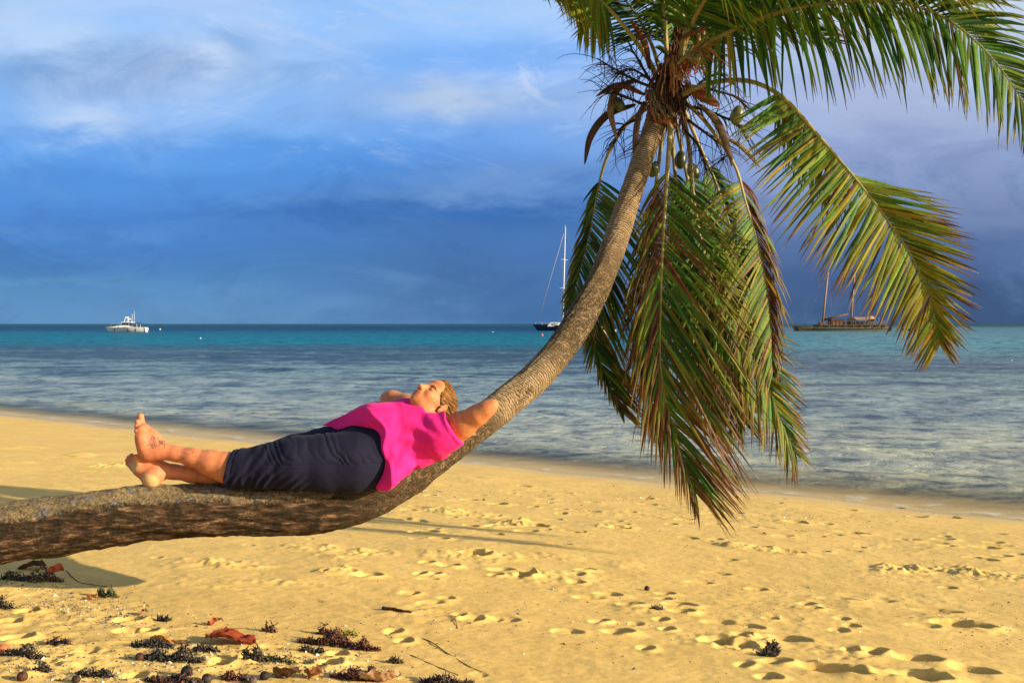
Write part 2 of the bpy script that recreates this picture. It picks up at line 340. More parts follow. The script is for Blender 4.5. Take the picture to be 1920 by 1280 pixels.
def sand_noise(x, y):
    a, b = (x*0.81-y*0.586), (x*0.586+y*0.81)      # along / across the water's edge
    h = 0.030*fbm(x*0.55, y*0.55, 3, 1)+0.006*fbm(x*2.1, y*2.1, 3, 5)
    h = h+0.0042*fbm(a*3.0, b*11.0, 3, 9)+0.0022*fbm(x*22, y*22, 3, 13, 0.6)
    rough = sst(fbm(x*1.3, y*1.3, 3, 21), 0.02, 0.35)
    h = h+rough*(0.006*fbm(x*9, y*9, 4, 25, 0.6))
    lines = np.clip(0.5-np.abs(fbm(a*0.5, b*2.6, 3, 31))*9, 0, 1)
    h = h-0.003*lines*sst(fbm(x*1.1, y*1.1, 2, 37), -0.05, 0.2)
    return h
_feat = []
def _prep():
    for px, py, w, dep, asp, turn in PITS:
        Y = 4.0
        for _ in range(60):
            h = float(base_h(np.float64((px-960)/F*Y), np.float64(Y))); Y = 0.5*Y+0.5*(CAMZ-h)*F/(py-HOR)
        L = max(w*Y/F*0.5, 0.035)
        _feat.append((((px-960)/F*Y), Y, L, max(L*asp, 0.035)*1.25, dep, turn))
    r = random.Random(5)
    for _ in range(75):                                    # worn old prints further along
        px = r.uniform(750, 1900); py = r.uniform(905, 1000)+max(0, px-1000)*0.06
        Y = 4.0
        for _ in range(60):
            h = float(base_h(np.float64((px-960)/F*Y), np.float64(Y))); Y = 0.5*Y+0.5*(CAMZ-h)*F/(py-HOR)
        _feat.append((((px-960)/F*Y), Y, r.uniform(.04, .11), r.uniform(.03, .06), r.uniform(.004, .014), r.uniform(-.8, .5)))
    for _ in range(24):
        px = r.uniform(0, 1900); py = r.uniform(1000, 1275); Y = 4.0
        for _ in range(60):
            h = float(base_h(np.float64((px-960)/F*Y), np.float64(Y))); Y = 0.5*Y+0.5*(CAMZ-h)*F/(py-HOR)
        _feat.append((((px-960)/F*Y), Y, r.uniform(.02, .07), r.uniform(.015, .04), r.uniform(.003, .010), r.uniform(-.8, .5)))
_prep()
_clod = []
for px, py, wx, wy, hh in CLODS:
    Y = 4.0
    for _ in range(60):
        h = float(base_h(np.float64((px-960)/F*Y), np.float64(Y))); Y = 0.5*Y+0.5*(CAMZ-h)*F/(py-HOR)
    _clod.append(((px-960)/F*Y, Y, wx*Y/F, max(wy*Y*Y/F/1.15, 0.06), hh))
def feat_add(H, X, Y, xs, ys):
    for cx, cy, L, W, dep, turn in _feat:
        rr = max(L, W)*2.0
        i0, i1 = np.searchsorted(ys, [cy-rr, cy+rr]); j0, j1 = np.searchsorted(xs, [cx-rr, cx+rr])
        if i1 <= i0 or j1 <= j0: continue
        x = X[i0:i1, j0:j1]-cx; y = Y[i0:i1, j0:j1]-cy
        a = x*math.cos(turn)+y*math.sin(turn); b = -x*math.sin(turn)+y*math.cos(turn)
        n = fbm((x+cx)*14, (y+cy)*14, 2, 41)
        r = np.sqrt((a/L)**2+(b/W)**2)*(1+0.35*n)
        pr = (x*math.cos(SUN_AZ)-y*math.sin(SUN_AZ))/(0.8*max(L, W))          # prints are deepest under the rim the low sun comes over
        if dep > 0:
            side = sst(pr, -0.3, 0.8)
            H[i0:i1, j0:j1] += -1.25*dep*(1-sst(r, 0.72, 1.02))*(0.6+0.4*side)*(1+0.3*n)
            berm = np.where(r < 1.12, np.exp(-((r-1.12)/0.12)**2), np.exp(-((r-1.12)/0.45)**2))
            H[i0:i1, j0:j1] += 0.36*dep*berm*side*(1+0.8*n)+0.08*dep*berm
        else:
            H[i0:i1, j0:j1] += -0.35*dep*(1-sst(r, 0.3, 1.04))*(1+0.8*n)
    for cx, cy, wx, wy, hh in _clod:
        i0, i1 = np.searchsorted(ys, [cy-wy*1.8, cy+wy*1.8]); j0, j1 = np.searchsorted(xs, [cx-wx*1.8, cx+wx*1.8])
        if i1 <= i0 or j1 <= j0: continue
        x = X[i0:i1, j0:j1]; y = Y[i0:i1, j0:j1]
        m = np.exp(-((x-cx)/wx)**2-((y-cy)/wy)**2)
        m = sst(m+0.5*fbm(x*6, y*6, 3, 51), 0.25, 0.75)
        H[i0:i1, j0:j1] += 0.6*m*hh*(0.35+1.3*np.clip(fbm(x*11, y*11, 2, 57)+0.25, 0, 1)+0.9*fbm(x*34, y*34, 2, 61))
def height_at(x, y):
    xs = np.array([x]); ys = np.array([y]); X, Y = np.meshgrid(xs, ys)
    H = base_h(X, Y)+sand_noise(X, Y)*sst(inland(X, Y), 0.0, 1.2)
    feat_add(H, X, Y, xs, ys)
    return float(H[0, 0])

def make_beach():
    xd = np.arange(-4.3, 4.7, 0.0085)
    out = lambda e: np.geomspace(0.0085, 160, 90).cumsum()/np.geomspace(0.0085, 160, 90).cumsum()[-1]*e
    xs = np.concatenate([xd[0]-out(150)[::-1], xd, xd[-1]+out(150)])
    ys = [2.2]
    while ys[-1] < 14: ys.append(ys[-1]+0.0019*ys[-1])
    while ys[-1] < 80: ys.append(ys[-1]*1.02)
    ys = np.array(ys); ys = np.concatenate([2.2-out(60)[::-1], ys])
    X, Y = np.meshgrid(xs, ys)
    d = inland(X, Y)
    damp = sst(d, 0.0, 1.2)
    H = base_h(X, Y)+sand_noise(X, Y)*damp
    H += 0.022*fbm((X*0.81-Y*0.586)*0.6, Y*0, 3, 71)*np.exp(-(d/1.0)**2)
    feat_add(H, X, Y, xs, ys)
    V = np.stack([X, Y, H], -1).reshape(-1, 3)
    nx = len(xs); ny = len(ys)
    I = (np.arange(ny-1)[:, None]*nx+np.arange(nx-1)[None, :])
    Q = np.stack([I, I+1, I+1+nx, I+nx], -1).reshape(-1, 4)
    m, T, B = mat('sand')
    co = T.node('ShaderNodeNewGeometry').outputs['Position']
    g = T.noise(co, 260, 4, 0.7); g2 = T.noise(co, 3.0, 4, 0.6); g3 = T.noise(co, 38, 4, 0.6)
    c = T.ramp(g2, [(0.3, (0.57, 0.372, 0.105)), (0.7, (0.67, 0.442, 0.133))])
    c = T.mix(1.0, c, T.ramp(g, [(0.25, (0.72, 0.70, 0.66)), (0.5, (1.0, 1.0, 1.0)), (0.8, (1.14, 1.14, 1.16))]), 'MULTIPLY')
    c = T.mix(1.0, c, T.ramp(g3, [(0.3, (0.90, 0.89, 0.88)), (0.65, (1.04, 1.04, 1.04))]), 'MULTIPLY')
    # dark specks of broken shell and weed
    vo = T.node('ShaderNodeTexVoronoi'); T.put(vo.inputs['Vector'], co); vo.inputs['Scale'].default_value = 34
    sp = T.math('MULTIPLY', T.math('LESS_THAN', vo.outputs['Distance'], 0.13), T.math('GREATER_THAN', T.sep(vo.outputs['Color'])[0], 0.90))
    c = T.mix(T.math('MULTIPLY', sp, 0.75), c, (0.10, 0.065, 0.035, 1))
    # damp sand by the water
    x, y, z = T.sep(co)[0:3]
    wob = T.math('MULTIPLY', T.math('SUBTRACT', T.noise(co, 0.9, 3), 0.5), 0.05)
    wet = T.math('SUBTRACT', 1.0, T.step(T.math('ADD', z, wob), 0.004, 0.045))
    c = T.mix(T.math('MULTIPLY', wet, 0.40), c, (0.48, 0.345, 0.14, 1))
    T.l.new(c, B.inputs['Base Color'])
    T.l.new(T.math('SUBTRACT', 0.95, T.math('MULTIPLY', wet, 0.45)), B.inputs['Roughness'])
    B.inputs['Specular IOR Level'].default_value = 0.2
    hb = T.math('ADD', T.math('MULTIPLY', g, 0.35), T.math('MULTIPLY', g3, 0.8))
    T.l.new(T.bump(hb, 0.55, 0.005), B.inputs['Normal'])
    o = link('beach', mesh_np('beach', V, Q), m); tag(o, kind='structure')
make_beach()

# ------------------------------------------------------------------ sea
def make_sea():
    ys = [5.0]
    while ys[-1] < 26000: ys.append(ys[-1]*(1.0065 if ys[-1] < 150 else 1.02))
    ys = np.array(ys); us = np.linspace(-1.1, 1.1, 900)
    X = us[None, :]*ys[:, None]; Y = np.repeat(ys[:, None], len(us), 1)
    r = np.random.default_rng(2); H = np.zeros_like(X)
    sp = np.gradient(ys)[:, None]
    spx = (us[1]-us[0])*ys[:, None]
    wx = X+0.5*fbm(X*0.4, Y*0.4, 2, 81); wy = Y+0.5*fbm(X*0.4, Y*0.4, 2, 83)
    for lam in (0.16, 0.2, 0.26, 0.33, 0.43, 0.56, 0.75, 1.0, 1.4, 2.1, 3.3, 5.0):
        for _ in range(2):
            th = r.normal(1.05, 0.55); ph = r.uniform(0, 6.28)
            am = 0.0075*lam**0.85*(1.0 if lam < 0.5 else 0.45)
            am = am*sst(lam/np.maximum(sp, spx*0.7), 2.0, 4.0)
            H += am*np.sin(2*math.pi*(wx*math.cos(th)+wy*math.sin(th))/lam+ph)
    H *= (0.55+1.0*np.clip(fbm(X*0.25, Y*0.25, 3, 91)+0.4, 0, 1))
    depth = -base_h(X, Y)
    H *= sst(depth, -0.05, 0.30)*0.9+0.1
    V = np.stack([X, Y, H], -1).reshape(-1, 3); nx = len(us); ny = len(ys)
    I = (np.arange(ny-1)[:, None]*nx+np.arange(nx-1)[None, :])
    Q = np.stack([I, I+1, I+1+nx, I+nx], -1).reshape(-1, 4)
    m, T, B = mat('sea_water'); T.n.remove(B)
    co = T.node('ShaderNodeNewGeometry').outputs['Position']
    x, y, z = T.sep(co)[0:3]
    off = T.math('MULTIPLY', T.math('ADD', T.math('SUBTRACT', T.math('ADD', y, T.math('MULTIPLY', x, 0.72)), 12.0), 0.0), 1/1.232)   # metres off the beach
    nA = T.noise(T.map(co, (0.025, 0.07, 1)), 1.0, 4, 0.6); nB = T.noise(T.map(co, (0.22, 0.36, 1), (3, 8, 0)), 1.0, 5, 0.65, 0.4)
    nC = T.noise(T.map(co, (0.8, 1.7, 1), (5, 2, 0)), 1.0, 5, 0.65)
    nD = T.noise(T.map(co, (0.012, 0.02, 1), (9, 2, 0)), 1.0, 4, 0.6)
    # seabed / depth colours outwards from the beach, on a log scale of distance
    yy = T.math('MAXIMUM', T.math('ADD', T.math('MULTIPLY', off, 0.35), T.math('MULTIPLY', y, 0.65)), 1.0)
    lg = T.math('DIVIDE', T.math('LOGARITHM', yy, 10.0), 4.0)
    lg = T.math('ADD', lg, T.math('MULTIPLY', T.math('SUBTRACT', nA, 0.5), 0.11))
    lg = T.math('ADD', lg, T.math('MULTIPLY', T.math('SUBTRACT', nB, 0.5), 0.06))
    def lp(Y): return math.log10(Y)/4
    S = 1.0
    deep = T.ramp(lg, [(lp(6), (.34, .30, .16)), (lp(10), (.32, .32, .24)), (lp(19), (.23, .275, .26)), (lp(32), (.135, .195, .20)), (lp(42), (.075, .125, .14)), (lp(54), (.045, .10, .125)), (lp(64), (.012, .09, .125)), (lp(78), (.0, .145, .215)), (lp(150), (.0, .115, .185)), (lp(260), (.0, .036, .10)), (lp(560), (.0, .028, .080)), (lp(720), (.012, .065, .066)), (lp(4000), (.02, .075, .065))])
    # dark reef and weed patches on the shallow flat
    flat = T.math('MULTIPLY', T.step(yy, 11.0, 26.0), T.math('SUBTRACT', 1.0, T.step(yy, 52.0, 66.0)))
    reefz = T.math('MULTIPLY', T.step(yy, 26.0, 44.0), 0.06)
    reef = T.step(T.math('ADD', reefz, T.math('ADD', T.math('MULTIPLY', nB, 0.70), T.math('MULTIPLY', nA, 0.35))), 0.52, 0.60)
    rgt = T.step(T.math('DIVIDE', x, T.math('MAXIMUM', y, 1.0)), 0.02, 0.35)
    deep = T.mix(T.math('MULTIPLY', T.math('MULTIPLY', reef, flat), 0.80), deep, T.mix(rgt, (.020, .034, .052, 1), (.075, .085, .12, 1)))
    sandy = T.math('MULTIPLY', T.step(nC, 0.52, 0.72), T.math('MULTIPLY', flat, 0.55))
    deep = T.mix(sandy, deep, (.27, .31, .28, 1))
    weed = T.math('MULTIPLY', T.step(T.noise(T.map(co, (0.35, 0.8, 1), (1, 7, 0)), 1.0, 4), 0.56, 0.68), T.math('SUBTRACT', 1.0, T.step(off, 1.5, 6.0)))
    deep = T.mix(T.math('MULTIPLY', weed, 0.6), deep, (.24, .20, .07, 1))
    # to the right the lagoon is paler
    pale = T.math('MULTIPLY', T.step(T.math('DIVIDE', x, T.math('MAXIMUM', y, 1.0)), 0.05, 0.4), T.math('MULTIPLY', T.step(yy, 30, 70), T.math('SUBTRACT', 1.0, T.step(yy, 260, 900))))
    deep = T.mix(T.math('MULTIPLY', pale, 0.6), deep, (.16, .29, .32, 1))
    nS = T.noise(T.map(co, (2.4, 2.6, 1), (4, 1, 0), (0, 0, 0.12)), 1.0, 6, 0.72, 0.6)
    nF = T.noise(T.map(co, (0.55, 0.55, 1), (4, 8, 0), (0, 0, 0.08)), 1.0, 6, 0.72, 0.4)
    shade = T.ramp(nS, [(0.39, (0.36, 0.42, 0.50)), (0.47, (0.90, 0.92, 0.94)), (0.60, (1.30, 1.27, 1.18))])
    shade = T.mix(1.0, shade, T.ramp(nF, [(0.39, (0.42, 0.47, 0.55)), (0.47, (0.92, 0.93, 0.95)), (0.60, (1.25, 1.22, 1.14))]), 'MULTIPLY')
    deep = T.mix(1.0, deep, shade, 'MULTIPLY')  # light and dark of the ripple facets, put into the water colour
    hb = T.math('ADD', T.math('MULTIPLY', nS, 0.22), T.math('MULTIPLY', nB, 0.55))
    far = T.math('MULTIPLY', T.noise(T.map(co, (0.16, 0.18, 1), (2, 2, 0)), 1.0, 7, 0.75), 1.6)
    hb = T.math('ADD', hb, T.math('MULTIPLY', far, T.step(yy, 25, 90)))
    nrm = T.bump(hb, 0.8, 0.35)
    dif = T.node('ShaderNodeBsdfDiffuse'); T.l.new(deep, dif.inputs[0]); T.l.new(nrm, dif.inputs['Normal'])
    glo = T.node('ShaderNodeBsdfGlossy'); glo.inputs['Roughness'].default_value = 0.10; T.l.new(nrm, glo.inputs['Normal'])
    glo.inputs[0].default_value = (0.86, 0.95, 0.96, 1)
    fr = T.node('ShaderNodeFresnel'); fr.inputs[0].default_value = 1.33; T.l.new(nrm, fr.inputs['Normal'])
    fac = T.math('MINIMUM', T.math('MULTIPLY', fr.outputs[0], 0.70), T.math('SUBTRACT', 0.34, T.math('MULTIPLY', T.step(yy, 25, 90), 0.15)))
    mx = T.node('ShaderNodeMixShader'); T.l.new(fac, mx.inputs[0]); T.l.new(dif.outputs[0], mx.inputs[1]); T.l.new(glo.outputs[0], mx.inputs[2])
    tr = T.node('ShaderNodeBsdfTransparent'); tr.inputs[0].default_value = (0.97, 0.98, 0.96, 1)
    clearw = T.node('ShaderNodeMixShader'); T.l.new(T.math('MULTIPLY', fac, 0.4), clearw.inputs[0]); T.l.new(tr.outputs[0], clearw.inputs[1]); T.l.new(glo.outputs[0], clearw.inputs[2])
    edge = T.step(T.math('ADD', off, T.math('MULTIPLY', T.math('SUBTRACT', nC, 0.5), 1.6)), 0.1, 2.6)
    lace = T.math('MULTIPLY', T.step(T.noise(T.map(co, (3.0, 3.0, 1)), 1.0, 5, 0.7), 0.50, 0.62), T.math('SUBTRACT', 1.0, T.step(T.math('ABSOLUTE', T.math('SUBTRACT', T.math('ADD', off, T.math('MULTIPLY', T.math('SUBTRACT', nB, 0.5), 1.2)), 0.25)), 0.0, 0.28)))
    foam = T.node('ShaderNodeBsdfDiffuse'); foam.inputs[0].default_value = (0.55, 0.55, 0.50, 1)
    fin = T.node('ShaderNodeMixShader'); T.l.new(edge, fin.inputs[0]); T.l.new(clearw.outputs[0], fin.inputs[1]); T.l.new(mx.outputs[0], fin.inputs[2])
    fin2 = T.node('ShaderNodeMixShader'); T.l.new(T.math('MULTIPLY', lace, 0.55), fin2.inputs[0]); T.l.new(fin.outputs[0], fin2.inputs[1]); T.l.new(foam.outputs[0], fin2.inputs[2])
    T.l.new(fin2.outputs[0], T.n['Material Output'].inputs[0])
    o = link('sea', mesh_np('sea', V, Q), m); tag(o, kind='structure')
make_sea()

# ------------------------------------------------------------------ leaning palm
TRUNK = [  # px, py, distance, half thickness px
 (-1060, 1215, 3.94, 88), (-900, 1135, 3.95, 84), (-640, 1095, 3.98, 76), (-420, 1062, 4.02, 68), (-200, 1030, 4.08, 63), (0, 1000, 4.15, 56.5), (110, 986, 4.2, 54), (210, 970, 4.24, 53), (300, 962, 4.28, 50), (420, 957, 4.33, 47), (520, 954, 4.37, 45),
 (610, 950, 4.40, 42), (680, 935, 4.42, 40), (740, 907, 4.44, 37), (800, 869, 4.47, 32), (850, 832, 4.50, 29), (905, 789, 4.61, 29), (950, 752, 4.76, 29),
 (1000, 711, 4.93, 28.5), (1045, 662, 5.10, 28), (1083, 607, 5.27, 27), (1115, 548, 5.42, 26), (1141, 487, 5.57, 24.5), (1162, 426, 5.70, 22.5), (1182, 364, 5.83, 20.5), (1203, 304, 5.97, 20.5), (1222, 252, 6.09, 20), (1240, 205, 6.20, 21), (1254, 165, 6.25, 24)]
BASE = P(-640, 1180, 3.98)
palm = empty('palm_tree', (P(-640, 1095, 3.98).x, 3.98, 0.45), 'leaning coconut palm whose bent trunk carries the resting woman', 'palm tree')

def bark_material():
    m, T, B = mat('palm_bark')
    uvn = T.node('ShaderNodeUVMap', uv_map='UVMap').outputs[0]
    u, v, _ = T.sep(uvn)[0:3]                       # u: round the trunk 0..1 (0.25 = top, 0 = camera side), v: metres along it
    pos = T.node('ShaderNodeTexCoord').outputs['Object']
    col_ = T.node('ShaderNodeVertexColor', layer_name='Col')
    old, ringy, top = T.sep(col_.outputs[0])[0:3]     # age of the bark, ring scars, upper side
    nf = T.noise(pos, 70, 5, 0.7); nm = T.noise(pos, 16, 5, 0.65); nl = T.noise(pos, 5, 4, 0.6)
    nstre = T.noise(T.map(pos, (9, 40, 55)), 1.0, 5, 0.7)
    # young bark: tan grey with close ring scars and cracks
    rv = T.math('ADD', T.math('MULTIPLY', v, 62), T.math('MULTIPLY', T.math('SUBTRACT', nm, 0.5), 2.6))
    ring = T.math('PINGPONG', rv, 0.5); ring = T.math('MULTIPLY', ring, 2.0)
    vo = T.node('ShaderNodeTexVoronoi', feature='DISTANCE_TO_EDGE')
    T.put(vo.inputs['Vector'], T.mix(0.25, T.map(pos, (1, 1, 1)), T.comb(nm, nf, nl))); vo.inputs['Scale'].default_value = 34
    crack = T.step(vo.outputs['Distance'], 0.02, 0.20)
    young = T.ramp(nm, [(0.25, (0.155, 0.098, 0.048)), (0.5, (0.25, 0.170, 0.088)), (0.75, (0.36, 0.262, 0.15))])
    young = T.mix(1.0, young, T.ramp(nf, [(0.3, (0.72, 0.7, 0.68)), (0.7, (1.2, 1.2, 1.2))]), 'MULTIPLY')
    dark_ring = T.math('MULTIPLY', T.math('MULTIPLY', T.math('SUBTRACT', 1.0, T.step(ring, 0.05, 0.42)), T.step(nf, 0.36, 0.52)), ringy)
    dark_crack = T.math('MULTIPLY', T.math('SUBTRACT', 1.0, crack), T.math('SUBTRACT', 1.0, ringy))
    young = T.mix(T.math('MULTIPLY', T.math('MAXIMUM', dark_ring, dark_crack), 0.85), young, (0.030, 0.017, 0.008, 1))
    # old lower trunk: mottled dark brown below, paler tan and grey on the upper side
    darkc = T.ramp(nstre, [(0.30, (0.010, 0.007, 0.004)), (0.46, (0.034, 0.020, 0.010)), (0.56, (0.095, 0.052, 0.027)), (0.66, (0.24, 0.145, 0.08)), (0.78, (0.46, 0.36, 0.24))])
    darkc = T.mix(T.math('MULTIPLY', T.step(nm, 0.50, 0.62), 0.7), darkc, (0.020, 0.019, 0.009, 1))
    palec = T.ramp(nf, [(0.32, (0.045, 0.030, 0.016)), (0.48, (0.17, 0.12, 0.060)), (0.7, (0.36, 0.265, 0.13))])
    palec = T.mix(T.step(nm, 0.52, 0.62), palec, T.ramp(nf, [(0.35, (0.05, 0.042, 0.034)), (0.7, (0.27, 0.23, 0.19))]))
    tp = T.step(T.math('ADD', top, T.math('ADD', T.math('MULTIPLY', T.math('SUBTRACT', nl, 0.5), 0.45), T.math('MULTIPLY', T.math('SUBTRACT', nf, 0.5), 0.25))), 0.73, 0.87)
    oldc = T.mix(tp, darkc, palec)
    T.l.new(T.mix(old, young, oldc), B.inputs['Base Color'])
    B.inputs['Roughness'].default_value = 0.92; B.inputs['Specular IOR Level'].default_value = 0.15
    h = T.math('ADD', T.math('MULTIPLY', nf, 0.5), T.math('MULTIPLY', nm, 0.5))
    hy = T.math('SUBTRACT', h, T.math('ADD', T.math('MULTIPLY', dark_ring, 0.7), T.math('MULTIPLY', dark_crack, 0.5)))
    ho = T.math('ADD', h, T.math('MULTIPLY', nstre, 1.2))
    hh = T.node('ShaderNodeMix', data_type='FLOAT'); T.put(hh.inputs[0], old); T.put(hh.inputs[2], hy); T.put(hh.inputs[3], ho)
    T.l.new(T.bump(hh.outputs[0], 1.0, 0.022), B.inputs['Normal'])
    return m

def make_trunk():
    rows = [(*P(a, b, y), r*y/F, a) for a, b, y, r in TRUNK]
    n = 900; C, Ltot = crom(rows, n); m = 96
    cen = C[:, :3]; rad = C[:, 3]; pxs = C[:, 4]
    t = np.gradient(cen, axis=0); t /= np.linalg.norm(t, axis=1)[:, None]
    front = np.array([0, -1.0, 0]); a = front-t*(t@front)[:, None]; a /= np.linalg.norm(a, axis=1)[:, None]
    b = np.cross(a, t); b *= np.sign(b[:, 2].sum())                # upwards-ish
    th = np.linspace(0, 2*math.pi, m, endpoint=False); v = np.linspace(0, Ltot, n)
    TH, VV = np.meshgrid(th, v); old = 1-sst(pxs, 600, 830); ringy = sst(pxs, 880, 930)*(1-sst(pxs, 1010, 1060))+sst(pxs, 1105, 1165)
    cx, sx = np.cos(TH), np.sin(TH)
    d = 0.010*fbm(cx*1.1+9, VV*2.2+sx*1.1, 3, 3)+0.016*old[:, None]*fbm(cx*2.5+VV*1.5, VV*5+sx*2.5, 4, 7, 0.6)
    d += old[:, None]*0.006*fbm(cx*9, VV*14+sx*9, 3, 11, 0.65)+(1-old[:, None])*0.0035*fbm(cx*7, VV*22+sx*7, 3, 15, 0.65)
    ringph = VV*31+1.2*fbm(cx*1.3, VV*3+sx*1.3, 2, 19)
    d += 0.0022*ringy[:, None]*np.abs(np.sin(math.pi*ringph))-0.001
    # ragged flakes along the underside of the middle part
    under = sst(-sx, 0.55, 0.95)*sst(pxs, 560, 720)[:, None]*(1-sst(pxs, 930, 990))[:, None]
    d += under*0.006*np.clip(fbm(cx*10, VV*26, 3, 23)+0.1, 0, 1)
    # an old wound in the bark by her elbow
    wv = np.interp(962, pxs, v); wth = -0.35
    dth = np.angle(np.exp(1j*(TH-wth)))
    wound = np.exp(-((VV-wv-0.10*dth)/0.055)**2-(dth/0.34)**2)
    d -= 0.022*sst(wound, 0.3, 0.8)-0.010*np.exp(-((wound-0.25)/0.12)**2)
    Rr = rad[:, None]+d
    V = cen[:, None, :]+a[:, None, :]*(Rr*cx)[..., None]+b[:, None, :]*(Rr*sx)[..., None]
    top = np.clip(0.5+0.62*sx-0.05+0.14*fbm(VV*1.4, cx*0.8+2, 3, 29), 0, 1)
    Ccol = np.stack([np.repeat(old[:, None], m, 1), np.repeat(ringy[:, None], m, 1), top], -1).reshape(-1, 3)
    UV = np.stack([TH/6.2832, VV], -1).reshape(-1, 2)
    I = np.arange(n-1)[:, None]*m+np.arange(m)[None, :]; J = np.arange(n-1)[:, None]*m+(np.arange(m)[None, :]+1) % m
    Q = np.stack([I, J, J+m, I+m], -1).reshape(-1, 4)
    if np.dot(np.cross(V[0, 1]-V[0, 0], V[1, 0]-V[0, 0]), a[0]) < 0: Q = Q[:, ::-1]
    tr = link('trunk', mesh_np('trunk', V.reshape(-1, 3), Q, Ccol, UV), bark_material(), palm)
    return V, pxs
TRV, TRPX = make_trunk()

leaf_mat = vcol('palm_leaf', rough=0.55, spec=0.16, transl=0.24)
stalk_mat = vcol('leaf_stalk', rough=0.5, spec=0.35, bump=0.002, bscale=40)
husk_mat = vcol('husk_fibre', rough=0.85, spec=0.15, bump=0.006, bscale=50)

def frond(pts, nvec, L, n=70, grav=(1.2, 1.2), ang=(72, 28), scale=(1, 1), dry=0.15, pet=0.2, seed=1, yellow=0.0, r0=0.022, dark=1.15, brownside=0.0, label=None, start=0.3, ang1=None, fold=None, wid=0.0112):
    """pts: px, py, distance along the midrib; nvec: the upper face of the leaf; L longest leaflet"""
    r = random.Random(seed)
    C, tot = crom([tuple(P(a, b, y+CROWN)) for a, b, y in pts], 120); L = L*1.12
    C = [Vector(c) for c in C]; nv0 = Vector(nvec).normalized(); down = Vector((0, 0, -1))
    V = []; Q = []; K = []
    green = [(0.030, 0.074, 0.006), (0.050, 0.100, 0.008), (0.020, 0.050, 0.006), (0.085, 0.130, 0.008)]
    yel = [(0.19, 0.190, 0.004), (0.32, 0.205, 0.004), (0.115, 0.155, 0.005)]; brn = [(0.105, 0.040, 0.012), (0.065, 0.026, 0.010), (0.17, 0.075, 0.020)]
    tanc = (0.34, 0.24, 0.11)
    for side in (0, 1):
        sg = 1 if side else -1
        for i in range(n):
            s = pet+(1-pet)*(i+0.5*side+r.uniform(-.25, .25))/n
            s = min(max(s, 0), 0.999); k = s*119; j = int(k); f = k-j
            p = C[j].lerp(C[min(j+1, 119)], f); t = (C[min(j+2, 119)]-C[max(j-1, 0)]).normalized()
            nv = (nv0-t*nv0.dot(t)).normalized(); sd = t.cross(nv)*sg
            q = (s-pet)/(1-pet)
            prof = (start+(1-start)*min(1, q/0.30))*(1-0.66*max(0, (q-0.45)/0.55)**1.4)
            ln = L*scale[side]*prof*r.uniform(0.86, 1.08)
            if r.random() < 0.06: ln *= r.uniform(0.35, 0.7)
            an_ = ang1 if (side and ang1) else ang
            a = R(an_[0]+(an_[1]-an_[0])*q+r.gauss(0, 4)); lift = 0.16+r.gauss(0, 0.06)
            if fold and side == fold[0]:                      # this row hangs down behind the midrib until q reaches fold[1]
                e = 1-sst(q, fold[1]-0.12, fold[1]+0.12); sd = (sd*(1-1.5*e)-nv*0.5*e).normalized(); lift -= 0.4*e
            dr = (t*math.cos(a)+sd*math.sin(a)+nv*lift).normalized()
            isbrown = r.random() < dry*0.35 or (brownside and side == (1 if brownside > 0 else 0) and r.random() < abs(brownside))
            g = r.choice(green); tip = r.choice(brn)
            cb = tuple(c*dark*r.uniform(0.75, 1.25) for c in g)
            if r.random() < yellow*(0.35+q): cb = tuple((x*0.35+y*0.65)*r.uniform(.8, 1.1) for x, y in zip(g, r.choice(yel)))
            if isbrown: cb = tuple(c*r.uniform(.6, 1.2) for c in r.choice(brn))
            tipf = 1-min(0.9, dry*r.uniform(0.2, 1.6)*(0.4+0.9*q))
            gseg = grav[side]*r.uniform(0.75, 1.3)*(1.6 if isbrown else 1)
            w0 = wid*r.uniform(0.8, 1.15)*(0.75+0.25*prof)*(0.6 if isbrown else 1.0)*min(1, L/0.55+0.2)
            bl = (nv+sd*r.gauss(0.15, 0.25)+t*r.gauss(0, 0.2)).normalized()
            ns = 7; q0 = p.copy(); b = len(V); tw = r.gauss(0, 0.25)
            for m_ in range(ns+1):
                z = m_/ns
                wd = w0*(0.35+0.65*min(1, z*5))*(1-z**1.7)**0.8+0.0006
                wv = dr.cross(bl)
                wv = wv.normalized() if wv.length > 1e-6 else sd
                nn = wv.cross(dr).normalized()
                wv = (wv*math.cos(tw*z)+nn*math.sin(tw*z))
                V += [q0-wv*wd, q0+nn*wd*0.35, q0+wv*wd]
                mixb = sst(z, tipf-0.12, tipf+0.08) if tipf < 0.98 else 0.0
                cc = tuple(c0*(1-mixb)+c1*mixb for c0, c1 in zip(cb, tip))
                if mixb > 0 and tipf < 0.97:                                   # a yellow zone between green and dry
                    e = float(np.exp(-((z-tipf)/0.12)**2))*0.55; cc = tuple(c0*(1-e)+c1*e for c0, c1 in zip(cc, yel[0]))
                if z > 0.9 and r.random() < dry*0.25: cc = tanc
                K += [cc, tuple(c*1.12 for c in cc), cc]
                dr = (dr+down*gseg*(ln/ns)*(0.4+1.2*z)+Vector((r.gauss(0, .02), r.gauss(0, .02), 0))).normalized()
                q0 = q0+dr*(ln/ns)
            for m_ in range(ns):
                o = b+m_*3; Q += [(o, o+1, o+4, o+3), (o+1, o+2, o+5, o+4)]
    fo = link('frond', mesh_np('frond', [tuple(x) for x in V], Q, K), leaf_mat, palm)
    if label: fo['label'] = label
    mb = MB(); st = [C[i] for i in range(0, 120, 3)]+[C[119]]
    mm = len(st); rad = [max(0.0025, r0*(1-0.93*(i/(mm-1))**0.75)) for i in range(mm)]
    rad[0] *= 1.5; rad[1] *= 1.2
    mb.tube(st, rad, 9, flat=0.65, up=nv0)
    base = (0.20, 0.15, 0.035); mid = (0.17, 0.155, 0.03); end = (0.13, 0.115, 0.025)
    cs = []
